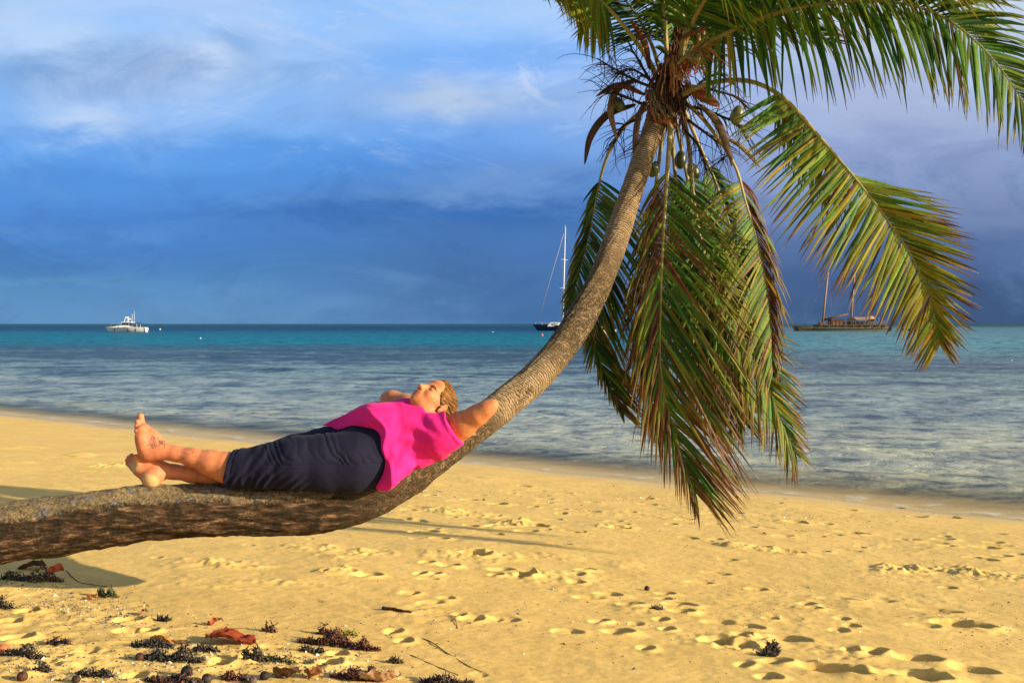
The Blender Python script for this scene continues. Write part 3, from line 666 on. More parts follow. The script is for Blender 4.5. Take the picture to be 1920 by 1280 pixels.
    for i in range(mm):
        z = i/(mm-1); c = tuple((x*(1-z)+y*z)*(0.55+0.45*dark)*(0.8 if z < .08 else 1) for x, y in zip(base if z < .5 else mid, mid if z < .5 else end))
        cs += [c]*9
    mb.c = cs
    mb.build('midrib', stalk_mat, fo)
    return fo

NV_CAM = (0.1, -1, 0.15)
FR = [   # row 0 of the leaflets is the right-hand one on a hanging frond, row 1 the left-hand one
 # hanging in front, the long green and brown one
 dict(pts=[(1258, 185, 5.50), (1256, 250, 5.40), (1250, 340, 5.34), (1243, 450, 5.32), (1239, 560, 5.32), (1238, 680, 5.34), (1252, 765, 5.36), (1274, 835, 5.38), (1294, 895, 5.4), (1304, 925, 5.4)],
      nvec=(0.1, -1, 0.1), L=0.88, n=112, grav=(0.25, 2.0), ang=(50, 18), ang1=(34, 14), scale=(1.0, 0.62), dry=0.55, pet=0.20, seed=3, yellow=0.10, r0=0.020, brownside=0.5, label='long hanging frond with brown left side and dry tip', start=0.7),
 dict(pts=[(1272, 190, 5.55), (1290, 260, 5.55), (1298, 340, 5.56), (1310, 430, 5.6), (1342, 540, 5.64), (1395, 635, 5.66), (1430, 705, 5.68), (1456, 765, 5.7), (1491, 850, 5.7)],
      nvec=(0.2, -1, 0.2), L=0.60, n=92, grav=(0.7, 1.0), ang=(44, 22), ang1=(52, 24), scale=(0.72, 1), dry=0.32, pet=0.2, seed=5, dark=1.25, yellow=0.25, r0=0.019, start=0.5),
 dict(pts=[(1268, 180, 5.5), (1310, 214, 5.45), (1350, 265, 5.42), (1380, 315, 5.42), (1398, 378, 5.44), (1418, 445, 5.46), (1434, 515, 5.48), (1444, 590, 5.5), (1449, 690, 5.5)],
      nvec=(0.35, -1, 0.2), L=0.50, n=74, grav=(2.4, 1.2), ang=(30, 14), ang1=(84, 26), scale=(0.62, 1.05), dry=0.35, pet=0.36, seed=7, yellow=0.5, r0=0.018, brownside=-0.9, dark=1.4, label='snapped frond with yellow green left side and withered brown right side', start=0.75),
 # the sunlit one on the right
 dict(pts=[(1270, 182, 5.45), (1310, 163, 5.32), (1360, 151, 5.2), (1415, 155, 5.1), (1470, 185, 5.02), (1530, 250, 4.96), (1600, 331, 4.92), (1662, 410, 4.9), (1712, 485, 4.9), (1746, 562, 4.9), (1762, 645, 4.92)],
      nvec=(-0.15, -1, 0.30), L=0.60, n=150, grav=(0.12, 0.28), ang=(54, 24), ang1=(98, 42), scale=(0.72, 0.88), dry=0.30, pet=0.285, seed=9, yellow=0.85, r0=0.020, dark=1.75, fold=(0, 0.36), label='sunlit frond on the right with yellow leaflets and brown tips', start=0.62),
 # long arching ones at the upper right
 dict(pts=[(1262, 165, 5.5), (1310, 95, 5.35), (1370, 60, 5.2), (1450, 27, 5.08), (1560, 6, 4.98), (1670, 4, 4.9), (1760, 28, 4.86), (1840, 88, 4.84), (1905, 170, 4.84), (1955, 262, 4.86)],
      nvec=(0.05, -1, 0.32), L=0.60, n=150, grav=(1.3, 0.9), ang=(60, 34), ang1=(100, 38), scale=(0.9, 1), dry=0.10, pet=0.10, seed=11, yellow=0.08, r0=0.022, label='long green frond arching over to the right edge', start=0.6),
 dict(pts=[(1268, 150, 5.6), (1320, 60, 5.7), (1400, -10, 5.75), (1500, -40, 5.8), (1620, -45, 5.85), (1750, -20, 5.9), (1850, 50, 5.95)],
      nvec=(0.1, -1, 0.5), L=0.62, n=96, grav=(1.6, 1.2), ang=(70, 32), dry=0.08, pet=0.12, seed=13, yellow=0.1, r0=0.021, dark=0.8, start=0.6),
 dict(pts=[(1262, 150, 5.5), (1300, 40, 5.3), (1350, -30, 5.15), (1430, -70, 5.0), (1540, -90, 4.9), (1700, -70, 4.8), (1850, -20, 4.8)],
      nvec=(0.1, -1, 0.5), L=0.55, n=96, grav=(1.4, 1.0), ang=(74, 32), dry=0.08, pet=0.15, seed=15, yellow=0.15, r0=0.021, start=0.6),
 # upright ones
 dict(pts=[(1252, 160, 5.5), (1249, 80, 5.42), (1243, 0, 5.35), (1230, -120, 5.25), (1190, -250, 5.1), (1120, -340, 4.9)], nvec=(0.3, -0.5, 0.8), L=0.7, n=70, grav=(1.6, 1.6), ang=(70, 30), pet=0.10, seed=17, r0=0.027, yellow=0.1),
 dict(pts=[(1262, 150, 5.6), (1275, 70, 5.65), (1284, 0, 5.7), (1310, -120, 5.8), (1370, -240, 5.9)], nvec=(0.2, -0.6, 0.8), L=0.7, n=60, grav=(1.6, 1.6), pet=0.25, seed=19, r0=0.026),
 dict(pts=[(1266, 150, 5.45), (1286, 60, 5.35), (1304, 0, 5.3), (1350, -110, 5.1), (1430, -200, 4.9)], nvec=(0, -0.6, 0.8), L=0.7, n=60, grav=(1.8, 1.8), pet=0.25, seed=21, r0=0.023),
 # up and to the left
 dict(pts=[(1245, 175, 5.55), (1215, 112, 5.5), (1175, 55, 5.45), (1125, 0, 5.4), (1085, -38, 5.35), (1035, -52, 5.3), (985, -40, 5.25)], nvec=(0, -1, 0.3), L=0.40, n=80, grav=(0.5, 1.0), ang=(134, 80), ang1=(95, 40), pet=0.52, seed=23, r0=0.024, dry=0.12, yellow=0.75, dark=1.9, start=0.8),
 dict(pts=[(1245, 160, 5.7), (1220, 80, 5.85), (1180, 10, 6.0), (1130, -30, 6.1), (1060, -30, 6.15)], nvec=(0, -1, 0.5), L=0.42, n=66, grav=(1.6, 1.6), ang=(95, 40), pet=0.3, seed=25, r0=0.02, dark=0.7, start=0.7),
 # hanging behind the trunk
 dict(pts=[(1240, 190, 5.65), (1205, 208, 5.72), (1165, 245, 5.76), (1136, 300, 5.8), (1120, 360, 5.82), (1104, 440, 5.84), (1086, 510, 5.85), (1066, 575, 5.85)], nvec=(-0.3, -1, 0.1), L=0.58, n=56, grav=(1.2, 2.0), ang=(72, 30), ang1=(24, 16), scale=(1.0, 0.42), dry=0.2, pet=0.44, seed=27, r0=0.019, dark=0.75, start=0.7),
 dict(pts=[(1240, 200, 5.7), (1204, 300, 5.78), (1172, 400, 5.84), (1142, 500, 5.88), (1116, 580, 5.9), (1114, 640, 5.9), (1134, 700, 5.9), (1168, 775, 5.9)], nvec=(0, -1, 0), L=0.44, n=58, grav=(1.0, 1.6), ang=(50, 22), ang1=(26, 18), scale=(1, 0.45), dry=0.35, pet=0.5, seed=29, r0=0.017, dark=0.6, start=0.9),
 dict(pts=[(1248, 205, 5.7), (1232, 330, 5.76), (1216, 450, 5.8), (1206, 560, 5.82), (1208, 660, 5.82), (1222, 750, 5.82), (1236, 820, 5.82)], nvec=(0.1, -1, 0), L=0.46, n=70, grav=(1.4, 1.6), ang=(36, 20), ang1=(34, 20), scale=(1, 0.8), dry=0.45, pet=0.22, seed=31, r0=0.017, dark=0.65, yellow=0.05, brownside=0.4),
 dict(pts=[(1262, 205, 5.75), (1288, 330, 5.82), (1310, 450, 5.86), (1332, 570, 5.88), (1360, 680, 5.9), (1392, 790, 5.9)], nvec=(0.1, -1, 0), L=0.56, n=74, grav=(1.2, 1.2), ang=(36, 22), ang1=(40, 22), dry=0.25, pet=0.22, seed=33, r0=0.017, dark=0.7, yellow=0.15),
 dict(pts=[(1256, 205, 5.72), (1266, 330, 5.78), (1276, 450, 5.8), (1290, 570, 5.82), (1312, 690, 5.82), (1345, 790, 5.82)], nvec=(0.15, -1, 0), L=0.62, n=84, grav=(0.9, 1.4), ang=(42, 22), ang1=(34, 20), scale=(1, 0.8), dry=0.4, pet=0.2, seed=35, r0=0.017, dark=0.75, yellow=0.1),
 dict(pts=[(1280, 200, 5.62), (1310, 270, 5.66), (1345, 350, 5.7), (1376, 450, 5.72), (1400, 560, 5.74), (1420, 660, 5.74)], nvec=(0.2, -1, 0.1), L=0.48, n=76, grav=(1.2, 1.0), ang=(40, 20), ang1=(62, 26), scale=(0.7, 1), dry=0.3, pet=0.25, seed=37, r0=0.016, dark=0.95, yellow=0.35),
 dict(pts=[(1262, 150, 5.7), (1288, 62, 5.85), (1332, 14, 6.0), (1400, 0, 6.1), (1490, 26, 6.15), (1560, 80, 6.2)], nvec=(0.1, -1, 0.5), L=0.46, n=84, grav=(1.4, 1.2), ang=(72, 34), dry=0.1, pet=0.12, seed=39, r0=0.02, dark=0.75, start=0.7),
]
for f in FR: frond(**f)

def along(pts, k): return [Vector(c) for c in crom([tuple(P(a, b, y+CROWN)) for a, b, y in pts], k)[0]]
def spathe(pts, w, col, seed):
    mb = MB(); C = along(pts, 22)
    rad = [0.78*w*math.sin(math.pi*min(1, 0.06+0.94*i/21))**0.7*(1 if i else .6)+0.003 for i in range(22)]
    mb.tube(C, rad, 10, flat=0.4, up=Vector((0, -1, 0.3)))
    r = random.Random(seed); mb.c = [tuple(c*r.uniform(.5, .85) for c in col) for _ in mb.v]
    return mb.build('spathe', husk_mat, palm)
for k, (p, w, c) in enumerate([
    ([(1196, 150, 5.5), (1160, 165, 5.45), (1145, 205, 5.42), (1156, 262, 5.42)], .026, (.20, .13, .07)),
    ([(1192, 196, 5.5), (1140, 215, 5.48), (1108, 255, 5.46), (1096, 308, 5.46)], .028, (.075, .038, .020)),
    ([(1210, 178, 5.45), (1160, 160, 5.4), (1118, 180, 5.38)], .022, (.19, .08, .035)),
    ([(1208, 190, 5.4), (1195, 230, 5.36), (1188, 300, 5.36)], .022, (.11, .06, .035)),
    ([(1312, 196, 5.4), (1345, 230, 5.36), (1368, 290, 5.36), (1372, 312, 5.36)], .030, (.13, .085, .045)),
    ([(1358, 258, 5.5), (1390, 275, 5.48), (1426, 314, 5.46)], .018, (.25, .19, .11)),
    ([(1278, 70, 5.35), (1305, 60, 5.3), (1335, 42, 5.28), (1358, 20, 5.28)], .022, (.22, .085, .03)),
    ([(1218, 130, 5.5), (1208, 80, 5.48), (1182, 36, 5.46)], .024, (.15, .055, .025)),
    ([(1285, 160, 5.4), (1320, 180, 5.35), (1350, 200, 5.35)], .050, (.20, .065, .022)),
    ([(1270, 235, 5.45), (1240, 218, 5.4), (1222, 205, 5.4)], .045, (.26, .085, .028))]):
    spathe(p, w, c, k)

def flower_stalk(pts, n, ln, col, seed, name='flower_stalk', thick=0.003, spread=1.0, r0=0.010):
    r = random.Random(seed); mb = MB(); C = along(pts, 30)
    mb.tube(C, [r0*(1-0.6*i/29) for i in range(30)], 7, tuple(c*0.9 for c in col))
    ax = (C[-1]-C[0]).normalized()
    for i in range(n):
        k = int(8+21*(i/n)); p = C[k]; t = (C[min(k+1, 29)]-C[k-1]).normalized()
        a = r.uniform(0, 6.28); s = Vector((math.cos(a), 0.6*math.sin(a), math.sin(a)))
        d = (t*0.7+s*spread*r.uniform(0.5, 1.0)).normalized(); L = ln*r.uniform(0.5, 1.15); q = [p]
        for m_ in range(7):
            d = (d+Vector((r.gauss(0, .16), r.gauss(0, .12), r.gauss(-0.14, .14)))).normalized(); q.append(q[-1]+d*L/7)
        mb.tube(q, [thick*(1-0.65*m_/7) for m_ in range(8)], 5, tuple(c*r.uniform(.7, 1.25) for c in col))
    return mb.build(name, husk_mat, palm)
dk = (.030, .016, .010)
flower_stalk([(1225, 165, 5.45), (1190, 150, 5.4), (1150, 128, 5.35), (1120, 110, 5.33)], 34, .26, dk, 1)
flower_stalk([(1215, 200, 5.45), (1180, 185, 5.4), (1150, 175, 5.36), (1128, 172, 5.35)], 30, .24, dk, 2)
flower_stalk([(1218, 150, 5.5), (1195, 110, 5.45), (1180, 85, 5.42)], 22, .20, dk, 12)
flower_stalk([(1300, 200, 5.5), (1345, 215, 5.45), (1385, 235, 5.4), (1400, 260, 5.4)], 34, .24, dk, 3)
flower_stalk([(1290, 225, 5.55), (1330, 255, 5.5), (1365, 285, 5.5), (1345, 305, 5.5)], 32, .26, dk, 4)
flower_stalk([(1290, 160, 5.45), (1340, 170, 5.4), (1385, 185, 5.4), (1400, 210, 5.4)], 20, .22, dk, 6)
flower_stalk([(1190, 225, 5.5), (1165, 240, 5.48), (1150, 270, 5.46)], 24, .2, dk, 8)
flower_stalk([(1240, 170, 5.42), (1205, 140, 5.38), (1175, 130, 5.36), (1150, 150, 5.35)], 30, .20, dk, 21)
flower_stalk([(1285, 185, 5.42), (1320, 150, 5.38), (1350, 140, 5.36), (1372, 160, 5.35)], 26, .18, dk, 22)
flower_stalk([(1230, 230, 5.5), (1205, 255, 5.48), (1190, 290, 5.47)], 26, .20, dk, 23)
flower_stalk([(1280, 240, 5.5), (1310, 275, 5.48), (1325, 320, 5.47)], 30, .22, dk, 24)
gold = (.34, .17, .035)
flower_stalk([(1280, 110, 5.35), (1305, 95, 5.28), (1325, 88, 5.25)], 26, .26, gold, 5, thick=.0055, spread=0.8)
flower_stalk([(1270, 120, 5.3), (1290, 105, 5.26), (1300, 110, 5.25)], 26, .18, (.22, .18, .04), 7, thick=.004)
def fibre(pts, w, col, seed):
    """torn sheath of woven fibre round the leaf bases"""
    r = random.Random(seed); mb = MB(); C = along(pts, 14)
    for j in range(26):
        off = Vector((r.gauss(0, w), r.gauss(0, w*.6), 0)); e = r.uniform(.6, 1.1); q = []
        for i, c in enumerate(C):
            if i/13 > e: break
            q.append(c+off*(0.4+0.9*i/13)+Vector((r.gauss(0, .004), 0, r.gauss(0, .004))))
        if len(q) > 3: mb.tube(q, [0.010*r.uniform(.4, 1.2)*(1-0.6*i/len(q)) for i in range(len(q))], 5, tuple(c*r.uniform(.55, 1.3) for c in col), flat=0.5)
    mb.build('leaf_sheath', husk_mat, palm)
fibre([(1262, 105, 5.4), (1268, 140, 5.36), (1272, 185, 5.36)], .045, (.30, .12, .045), 1)
fibre([(1248, 120, 5.45), (1235, 165, 5.42), (1228, 230, 5.42)], .05, (.14, .06, .028), 2)
fibre([(1275, 30, 5.5), (1272, 80, 5.45), (1262, 130, 5.45)], .022, (.10, .036, .018), 3)
fibre([(1270, 170, 5.5), (1272, 225, 5.48), (1270, 290, 5.48)], .05, (.11, .055, .028), 4)
fibre([(1220, 170, 5.4), (1230, 200, 5.36), (1245, 235, 5.36)], .035, (.16, .10, .05), 5)
fibre([(1290, 110, 5.36), (1300, 125, 5.33), (1310, 142, 5.33)], .03, (.42, .07, .025), 6)

fibre([(1240, 140, 5.42), (1232, 180, 5.40), (1226, 225, 5.42)], .06, (.055, .028, .016), 7)
fibre([(1275, 150, 5.42), (1285, 195, 5.40), (1292, 240, 5.42)], .06, (.050, .026, .015), 8)
fibre([(1258, 90, 5.46), (1256, 140, 5.44), (1254, 190, 5.44)], .055, (.08, .036, .018), 9)
nut_mat = vcol('coconut_skin', rough=0.38, spec=0.4, bscale=14)
def coconut(px, py, Y, r, col, tilt, cap=(.10, .05, .025)):
    c = P(px, py, Y+CROWN); rot = Matrix.Rotation(tilt, 3, 'Y'); mb = MB()
    mb.ball(c, (r*0.78, r*0.78, r*1.12), 20, 14, rot, col, 0.06, px)
    o = mb.build('coconut', nut_mat, palm)
    m2 = MB(); up = rot @ Vector((0, 0, 1))
    m2.ball(c+up*r*0.98, (r*.42, r*.42, r*.2), 12, 7, rot, cap, .1, py); m2.build('stem_cap', husk_mat, o)
grn = (.085, .115, .022)
coconut(1382, 217, 5.36, .052, (.10, .105, .025), 0.25)
coconut(1311, 111, 5.24, .034, (.14, .16, .03), 0.1)
coconut(1160, 196, 5.44, .042, (.06, .085, .018), -0.5)
coconut(1226, 318, 5.62, .046, (.06, .07, .018), 0.4)
coconut(1276, 300, 5.66, .050, (.030, .040, .012), 0.1)
coconut(1300, 322, 5.72, .050, (.07, .08, .02), -0.4)

# ------------------------------------------------------------------ the resting woman: one body grown from a distance field, clothes over it
class Field:
    def __init__(s, lo, hi, h):
        s.lo = np.array(lo, float); s.h = h
        s.n = np.ceil((np.array(hi)-s.lo)/h).astype(int)+1
        s.d = np.full(s.n, 0.2, np.float32)
    def like(s):
        o = Field.__new__(Field); o.lo = s.lo; o.h = s.h; o.n = s.n; o.d = np.full(s.n, 0.2, np.float32); return o
    def sl(s, lo, hi):
        a = np.clip(np.floor((np.array(lo)-s.lo)/s.h).astype(int), 0, s.n); b = np.clip(np.ceil((np.array(hi)-s.lo)/s.h).astype(int)+1, 0, s.n)
        if np.any(b-a < 1): return None
        ax = [s.lo[k]+s.h*np.arange(a[k], b[k]) for k in range(3)]
        X, Y, Z = np.meshgrid(*ax, indexing='ij'); return (slice(a[0], b[0]), slice(a[1], b[1]), slice(a[2], b[2])), X, Y, Z
    def put(s, fn, lo, hi, k=0.02, op='add'):
        m = 0.03+k
        r = s.sl(np.array(lo)-m, np.array(hi)+m)
        if r is None: return
        S, X, Y, Z = r; d = fn(X, Y, Z).astype(np.float32); a = s.d[S]
        if op == 'sub': d = -d; hh = np.clip(0.5-0.5*(a-d)/k, 0, 1); s.d[S] = a+(d-a)*hh+k*hh*(1-hh)      # smooth max
        else: hh = np.clip(0.5+0.5*(a-d)/k, 0, 1); s.d[S] = a+(d-a)*hh-k*hh*(1-hh)
    def cone(s, a, b, ra, rb, k=0.02, op='add', flat=None):
        a = np.array(a, float); b = np.array(b, float); ab = b-a; L2 = float(ab@ab)+1e-12
        def fn(X, Y, Z):
            t = np.clip(((X-a[0])*ab[0]+(Y-a[1])*ab[1]+(Z-a[2])*ab[2])/L2, 0, 1)
            return np.sqrt((X-a[0]-t*ab[0])**2+(Y-a[1]-t*ab[1])**2+(Z-a[2]-t*ab[2])**2)-(ra+(rb-ra)*t)
        r = max(ra, rb); s.put(fn, np.minimum(a, b)-r, np.maximum(a, b)+r, k, op)
    def chain(s, pts, k=0.02, op='add'):
        for p, q in zip(pts[:-1], pts[1:]): s.cone(p[0], q[0], p[1], q[1], k, op)
    def ell(s, c, r, axes=None, k=0.02, op='add'):
        c = np.array(c, float); A = np.eye(3) if axes is None else np.array(axes, float); r = np.array(r, float)
        def fn(X, Y, Z):
            x, y, z = X-c[0], Y-c[1], Z-c[2]
            q = [A[i, 0]*x+A[i, 1]*y+A[i, 2]*z for i in range(3)]
            k0 = np.sqrt((q[0]/r[0])**2+(q[1]/r[1])**2+(q[2]/r[2])**2); k1 = np.sqrt((q[0]/r[0]**2)**2+(q[1]/r[1]**2)**2+(q[2]/r[2]**2)**2)
            return k0*(k0-1)/np.maximum(k1, 1e-6)
        m = np.sqrt(((A.T*r)**2).sum(1)); s.put(fn, c-m, c+m, k, op)
    def grid(s):
        ax = [s.lo[k]+s.h*np.arange(s.n[k]) for k in range(3)]; return np.meshgrid(*ax, indexing='ij', sparse=True)
    def surface(s):
        d = s.d; sg = d < 0
        n = sg.shape; act = np.zeros((n[0]-1, n[1]-1, n[2]-1), np.int8)
        cs = [(i, j, k) for i in (0, 1) for j in (0, 1) for k in (0, 1)]
        sl = lambda A, c: A[c[0]:n[0]-1+c[0], c[1]:n[1]-1+c[1], c[2]:n[2]-1+c[2]]
        for c in cs: act += sl(sg, c)
        idx = np.argwhere((act > 0) & (act < 8)); N = len(idx)
        ids = np.full(act.shape, -1, np.int32); ids[tuple(idx.T)] = np.arange(N)
        val = {c: d[idx[:, 0]+c[0], idx[:, 1]+c[1], idx[:, 2]+c[2]] for c in cs}
        acc = np.zeros((N, 3)); cnt = np.zeros(N)
        for c in cs:
            for ax in range(3):
                if c[ax]: continue
                e = list(c); e[ax] = 1; e = tuple(e); a, b = val[c], val[e]; m = (a < 0) != (b < 0)
                t = np.where(m, a/np.where(m, a-b, 1), 0)
                p = np.array(c, float)[None, :].repeat(N, 0); p[:, ax] = t
                acc += p*m[:, None]; cnt += m
        V = s.lo+s.h*(idx+acc/cnt[:, None]); Q = []
        for ax in range(3):
            u, v = [(1, 2), (2, 0), (0, 1)][ax]
            A = np.moveaxis(sg, ax, 0)
            lo_ = [slice(1, n[k]-1) for k in range(3)]; lo_[ax] = slice(0, n[ax]-1); hi_ = list(lo_); hi_[ax] = slice(1, n[ax])
            s0, s1 = sg[tuple(lo_)], sg[tuple(hi_)]
            for flip, mk in ((False, s0 & ~s1), (True, ~s0 & s1)):
                e = np.argwhere(mk)
                if not len(e): continue
                e = e+np.array([1 if k != ax else 0 for k in range(3)])
                def g(du, dv):
                    f = e.copy(); f[:, u] -= du; f[:, v] -= dv; return ids[f[:, 0], f[:, 1], f[:, 2]]
                q = np.stack([g(0, 0), g(1, 0), g(1, 1), g(0, 1)], 1)
                Q.append(q[:, ::-1] if flip else q)
        Q = np.concatenate(Q); return V, Q

def W(px, py, Y, r=None): return (np.array(P(px, py, Y)), r*Y/F) if r is not None else np.array(P(px, py, Y))
def pch(rows): return [W(*r) for r in rows]

HC = W(809, 756, 4.45)                                       # head centre, level with the ears
HU = np.array([.69, .55, .43]); HU /= np.linalg.norm(HU)
HF = np.array([-.44, -.46, .80]); HF -= HU*(HF@HU); HF /= np.linalg.norm(HF)
HS = np.cross(HU, HF)                                        # her left
def H(s_, f_, u_): return HC+HS*s_+HF*f_+HU*u_
def Hs(s_, f_, u_): return HC+(HS*s_+HF*f_+HU*u_)*.925
HA = [HS, HF, HU]

LEGN = [(670, 866, 4.34, 50), (600, 868, 4.31, 47), (540, 868, 4.29, 42), (480, 875, 4.28, 33), (456, 878, 4.275, 30), (425, 876, 4.27, 27.5), (396, 868, 4.265, 23.5), (360, 857, 4.26, 16.5), (328, 850, 4.26, 13.5), (305, 846, 4.26, 14)]
LEGF = [(670, 858, 4.52, 50), (600, 860, 4.50, 46), (540, 866, 4.48, 40), (480, 878, 4.44, 31), (440, 884, 4.41, 28), (400, 889, 4.37, 22), (360, 888, 4.33, 15.5), (325, 884, 4.31, 13), (300, 882, 4.295, 14)]
def make_body():
    f = Field((-1.76, 4.08, .97), (.02, 4.88, 1.56), 0.0036)
    f.chain(pch(LEGN), 0.02); f.chain(pch(LEGF), 0.02)
    # near (left) foot, sole towards the left of the picture, toes up
    f.chain(pch([(307, 846, 4.26, 14), (290, 846, 4.26, 15.5), (279, 848, 4.262, 16.5)]), .02)
    f.chain(pch([(300, 842, 4.265, 14), (285, 822, 4.275, 14), (272, 804, 4.285, 9.5)]), .022)
    f.chain(pch([(276, 846, 4.255, 15), (268, 824, 4.25, 11), (264, 806, 4.255, 9)]), .022)
    f.chain(pch([(268, 838, 4.24, 10), (264, 822, 4.235, 8.5)]), .02)
    for row in [[(268, 803, 4.29, 8), (264.5, 789, 4.295, 6), (263.5, 780, 4.297, 6.2)],
                [(264, 806, 4.272, 6), (259, 796, 4.275, 4.6), (257.5, 790.5, 4.275, 4.6)],
                [(263, 811, 4.257, 6), (258, 803, 4.257, 4.4), (256.3, 799, 4.257, 4.5)],
                [(263, 818, 4.243, 6), (258, 811, 4.242, 4.2), (255.8, 808, 4.242, 4.4)],
                [(263, 826, 4.232, 6), (258.5, 820, 4.23, 4.2), (256.5, 817, 4.23, 4.2)]]:
        f.chain(pch(row), .004)
    # far (right) foot, heel on the trunk, toes to the upper left
    f.chain(pch([(302, 882, 4.295, 14.5), (290, 890, 4.27, 16), (285, 898, 4.255, 17)]), .02)
    f.chain(pch([(298, 877, 4.30, 13.5), (280, 873, 4.29, 12.5), (264, 871, 4.28, 10.5)]), .022)
    f.chain(pch([(281, 894, 4.265, 15), (264, 880, 4.275, 12), (254, 874, 4.30, 11)]), .022)
    f.chain(pch([(262, 874, 4.285, 10), (250, 869, 4.33, 10)]), .015)
    for row in [[(263, 872, 4.262, 8), (258.5, 862, 4.255, 6.3), (255.5, 857, 4.25, 6.4)],
                [(255, 868, 4.285, 6), (249, 857, 4.285, 4.8), (246.5, 854, 4.285, 4.7)],
                [(251, 869, 4.30, 6), (244, 860, 4.305, 4.6), (241.5, 857.5, 4.305, 4.5)],
                [(249, 871, 4.318, 6), (241.5, 864.5, 4.322, 4.5), (238.8, 862.5, 4.324, 4.4)],
                [(249, 875, 4.33, 6.5), (242, 870, 4.335, 4.6), (239, 868.5, 4.337, 4.3)]]:
        f.chain(pch(row), .004)
    # trunk of the body (under the clothes)
    f.chain(pch([(668, 862, 4.43, 46), (715, 832, 4.45, 44), (765, 815, 4.46, 48), (805, 806, 4.47, 38)]), .03)
    f.chain(pch([(790, 800, 4.40, 34), (840, 812, 4.37, 27)]), .03); f.chain(pch([(790, 792, 4.55, 32), (800, 778, 4.60, 25)]), .03)
    # neck
    f.cone(W(806, 800, 4.47), H(0, -.028, -.045), .062, .052, .03)
    # near arm: raised, elbow towards us, forearm folded back behind the head
    f.chain(pch([(842, 812, 4.38, 26.5), (868, 796, 4.345, 23.5), (895, 778, 4.31, 18.0), (913, 766, 4.295, 13.5), (924, 759, 4.29, 10.5)]), .03)
    f.chain(pch([(921, 761, 4.31, 10), (902, 771, 4.38, 11.5), (872, 783, 4.45, 10.5), (856, 788, 4.475, 8.5)]), .006)
    f.ell(W(927, 757, 4.295), (.013, .013, .013), None, .012)
    # near hand cupped behind the head: palm and five fingers
    hb = W(853, 788, 4.48)
    f.ell(H(.035, -.115, -.01), (.036, .014, .042), HA, .010)
    f.cone(hb, H(.045, -.112, -.02), .020, .024, .012)
    for k, (u_, l_) in enumerate([(.030, .060), (.012, .068), (-.006, .064), (-.024, .050)]):
        f.cone(H(.020, -.118, u_), H(-.012, -.122, u_+.004), .0085, .008, .003); f.cone(H(-.012, -.122, u_+.004), H(-.012-l_*.55, -.112, u_+.006), .008, .0065, .003)
    f.cone(H(.05, -.112, -.03), H(.035, -.105, -.062), .0105, .008, .004)
    # far arm: elbow out beyond her chin
    f.chain(pch([(800, 776, 4.60, 24), (765, 761, 4.69, 20), (736, 750, 4.76, 17), (728, 748, 4.78, 14.5)]), .02)
    f.chain(pch([(728, 748, 4.78, 14), (760, 752, 4.72, 13.5), (800, 762, 4.62, 10.5), (822, 772, 4.57, 8)]), .012)
    f.ell(H(-.045, -.108, -.02), (.034, .014, .04), HA, .010)
    for k, u_ in enumerate([.016, .000, -.016, -.032]):
        f.cone(H(-.03, -.128, u_), H(.02, -.134, u_+.012), .0085, .0068, .003)
    f.cone(H(-.055, -.11, -.03), H(-.045, -.10, -.07), .0105, .008, .004)
    # head
    f.ell(H(0, -.014, .040), (.073, .093, .084), HA, .01)
    f.ell(H(0, .022, -.025), (.060, .068, .078), HA, .03)
    f.ell(H(0, .045, -.062), (.042, .040, .036), HA, .025)
    f.ell(H(0, .068, -.083), (.018, .017, .015), HA, .02)            # chin
    f.ell(H(0, .058, .058), (.052, .030, .040), HA, .03)             # forehead
    for sg in (1, -1):
        f.ell(H(sg*.040, .056, -.020), (.024, .026, .026), HA, .02)  # cheeks
        f.cone(H(sg*.012, .086, .027), H(sg*.046, .068, .026), .008, .007, .014)   # brow
        f.ell(H(sg*.033, .096, .008), (.019, .016, .012), HA, .016, 'sub')
        f.ell(H(sg*.0325, .070, .007), (.0155, .0145, .0125), HA, .005)             # closed lids
        f.cone(H(sg*.0475, .0765, .0025), H(sg*.0325, .0855, -.0012), .0016, .0016, .003, 'sub')
        f.cone(H(sg*.0325, .0855, -.0012), H(sg*.018, .079, .0015), .0016, .0016, .003, 'sub')
        f.ell(H(sg*.0125, .097, -.029), (.0085, .011, .0085), HA, .008)             # nostril wings
        f.ell(H(sg*.0068, .1015, -.0375), (.0036, .006, .004), HA, .003, 'sub')
        # ear: rim, bowl, lobe
        ec = H(sg*.077, -.022, .004); ax2 = [HS*sg*.92-HF*.38, HF*.92+HS*sg*.38, HU]
        f.ell(ec, (.0095, .0200, .0320), ax2, .006); f.ell(ec+HS*sg*.011+HF*.003+HU*.004, (.0085, .0120, .0200), ax2, .004, 'sub')
        f.ell(ec+HS*sg*.004-HF*.000+HU*(.002), (.006, .006, .011), ax2, .004); f.ell(ec-HU*.026+HF*.007, (.007, .010, .010), ax2, .006)
        f.ell(H(sg*.076, -.004, -.002), (.006, .006, .007), HA, .004)
    f.cone(H(0, .083, .024), H(0, .106, -.022), .0085, .0105, .012)  # nose
    f.ell(H(0, .110, -.024), (.0105, .0105, .0100), HA, .008)
    f.ell(H(0, .080, -.054), (.026, .018, .020), HA, .015)           # mouth area
    f.cone(H(-.017, .088, -.0495), H(.017, .088, -.0495), .0052, .0052, .005); f.ell(H(0, .0955, -.0490), (.011, .0055, .0050), HA, .005)
    f.cone(H(-.014, .087, -.0600), H(.014, .087, -.0600), .0060, .0060, .005); f.ell(H(0, .0940, -.0600), (.011, .0055, .0055), HA, .005)
    f.cone(H(-.024, .080, -.0545), H(0, .0985, -.0540), .0014, .0016, .003, 'sub'); f.cone(H(0, .0985, -.0540), H(.024, .080, -.0545), .0016, .0014, .003, 'sub')
    return f

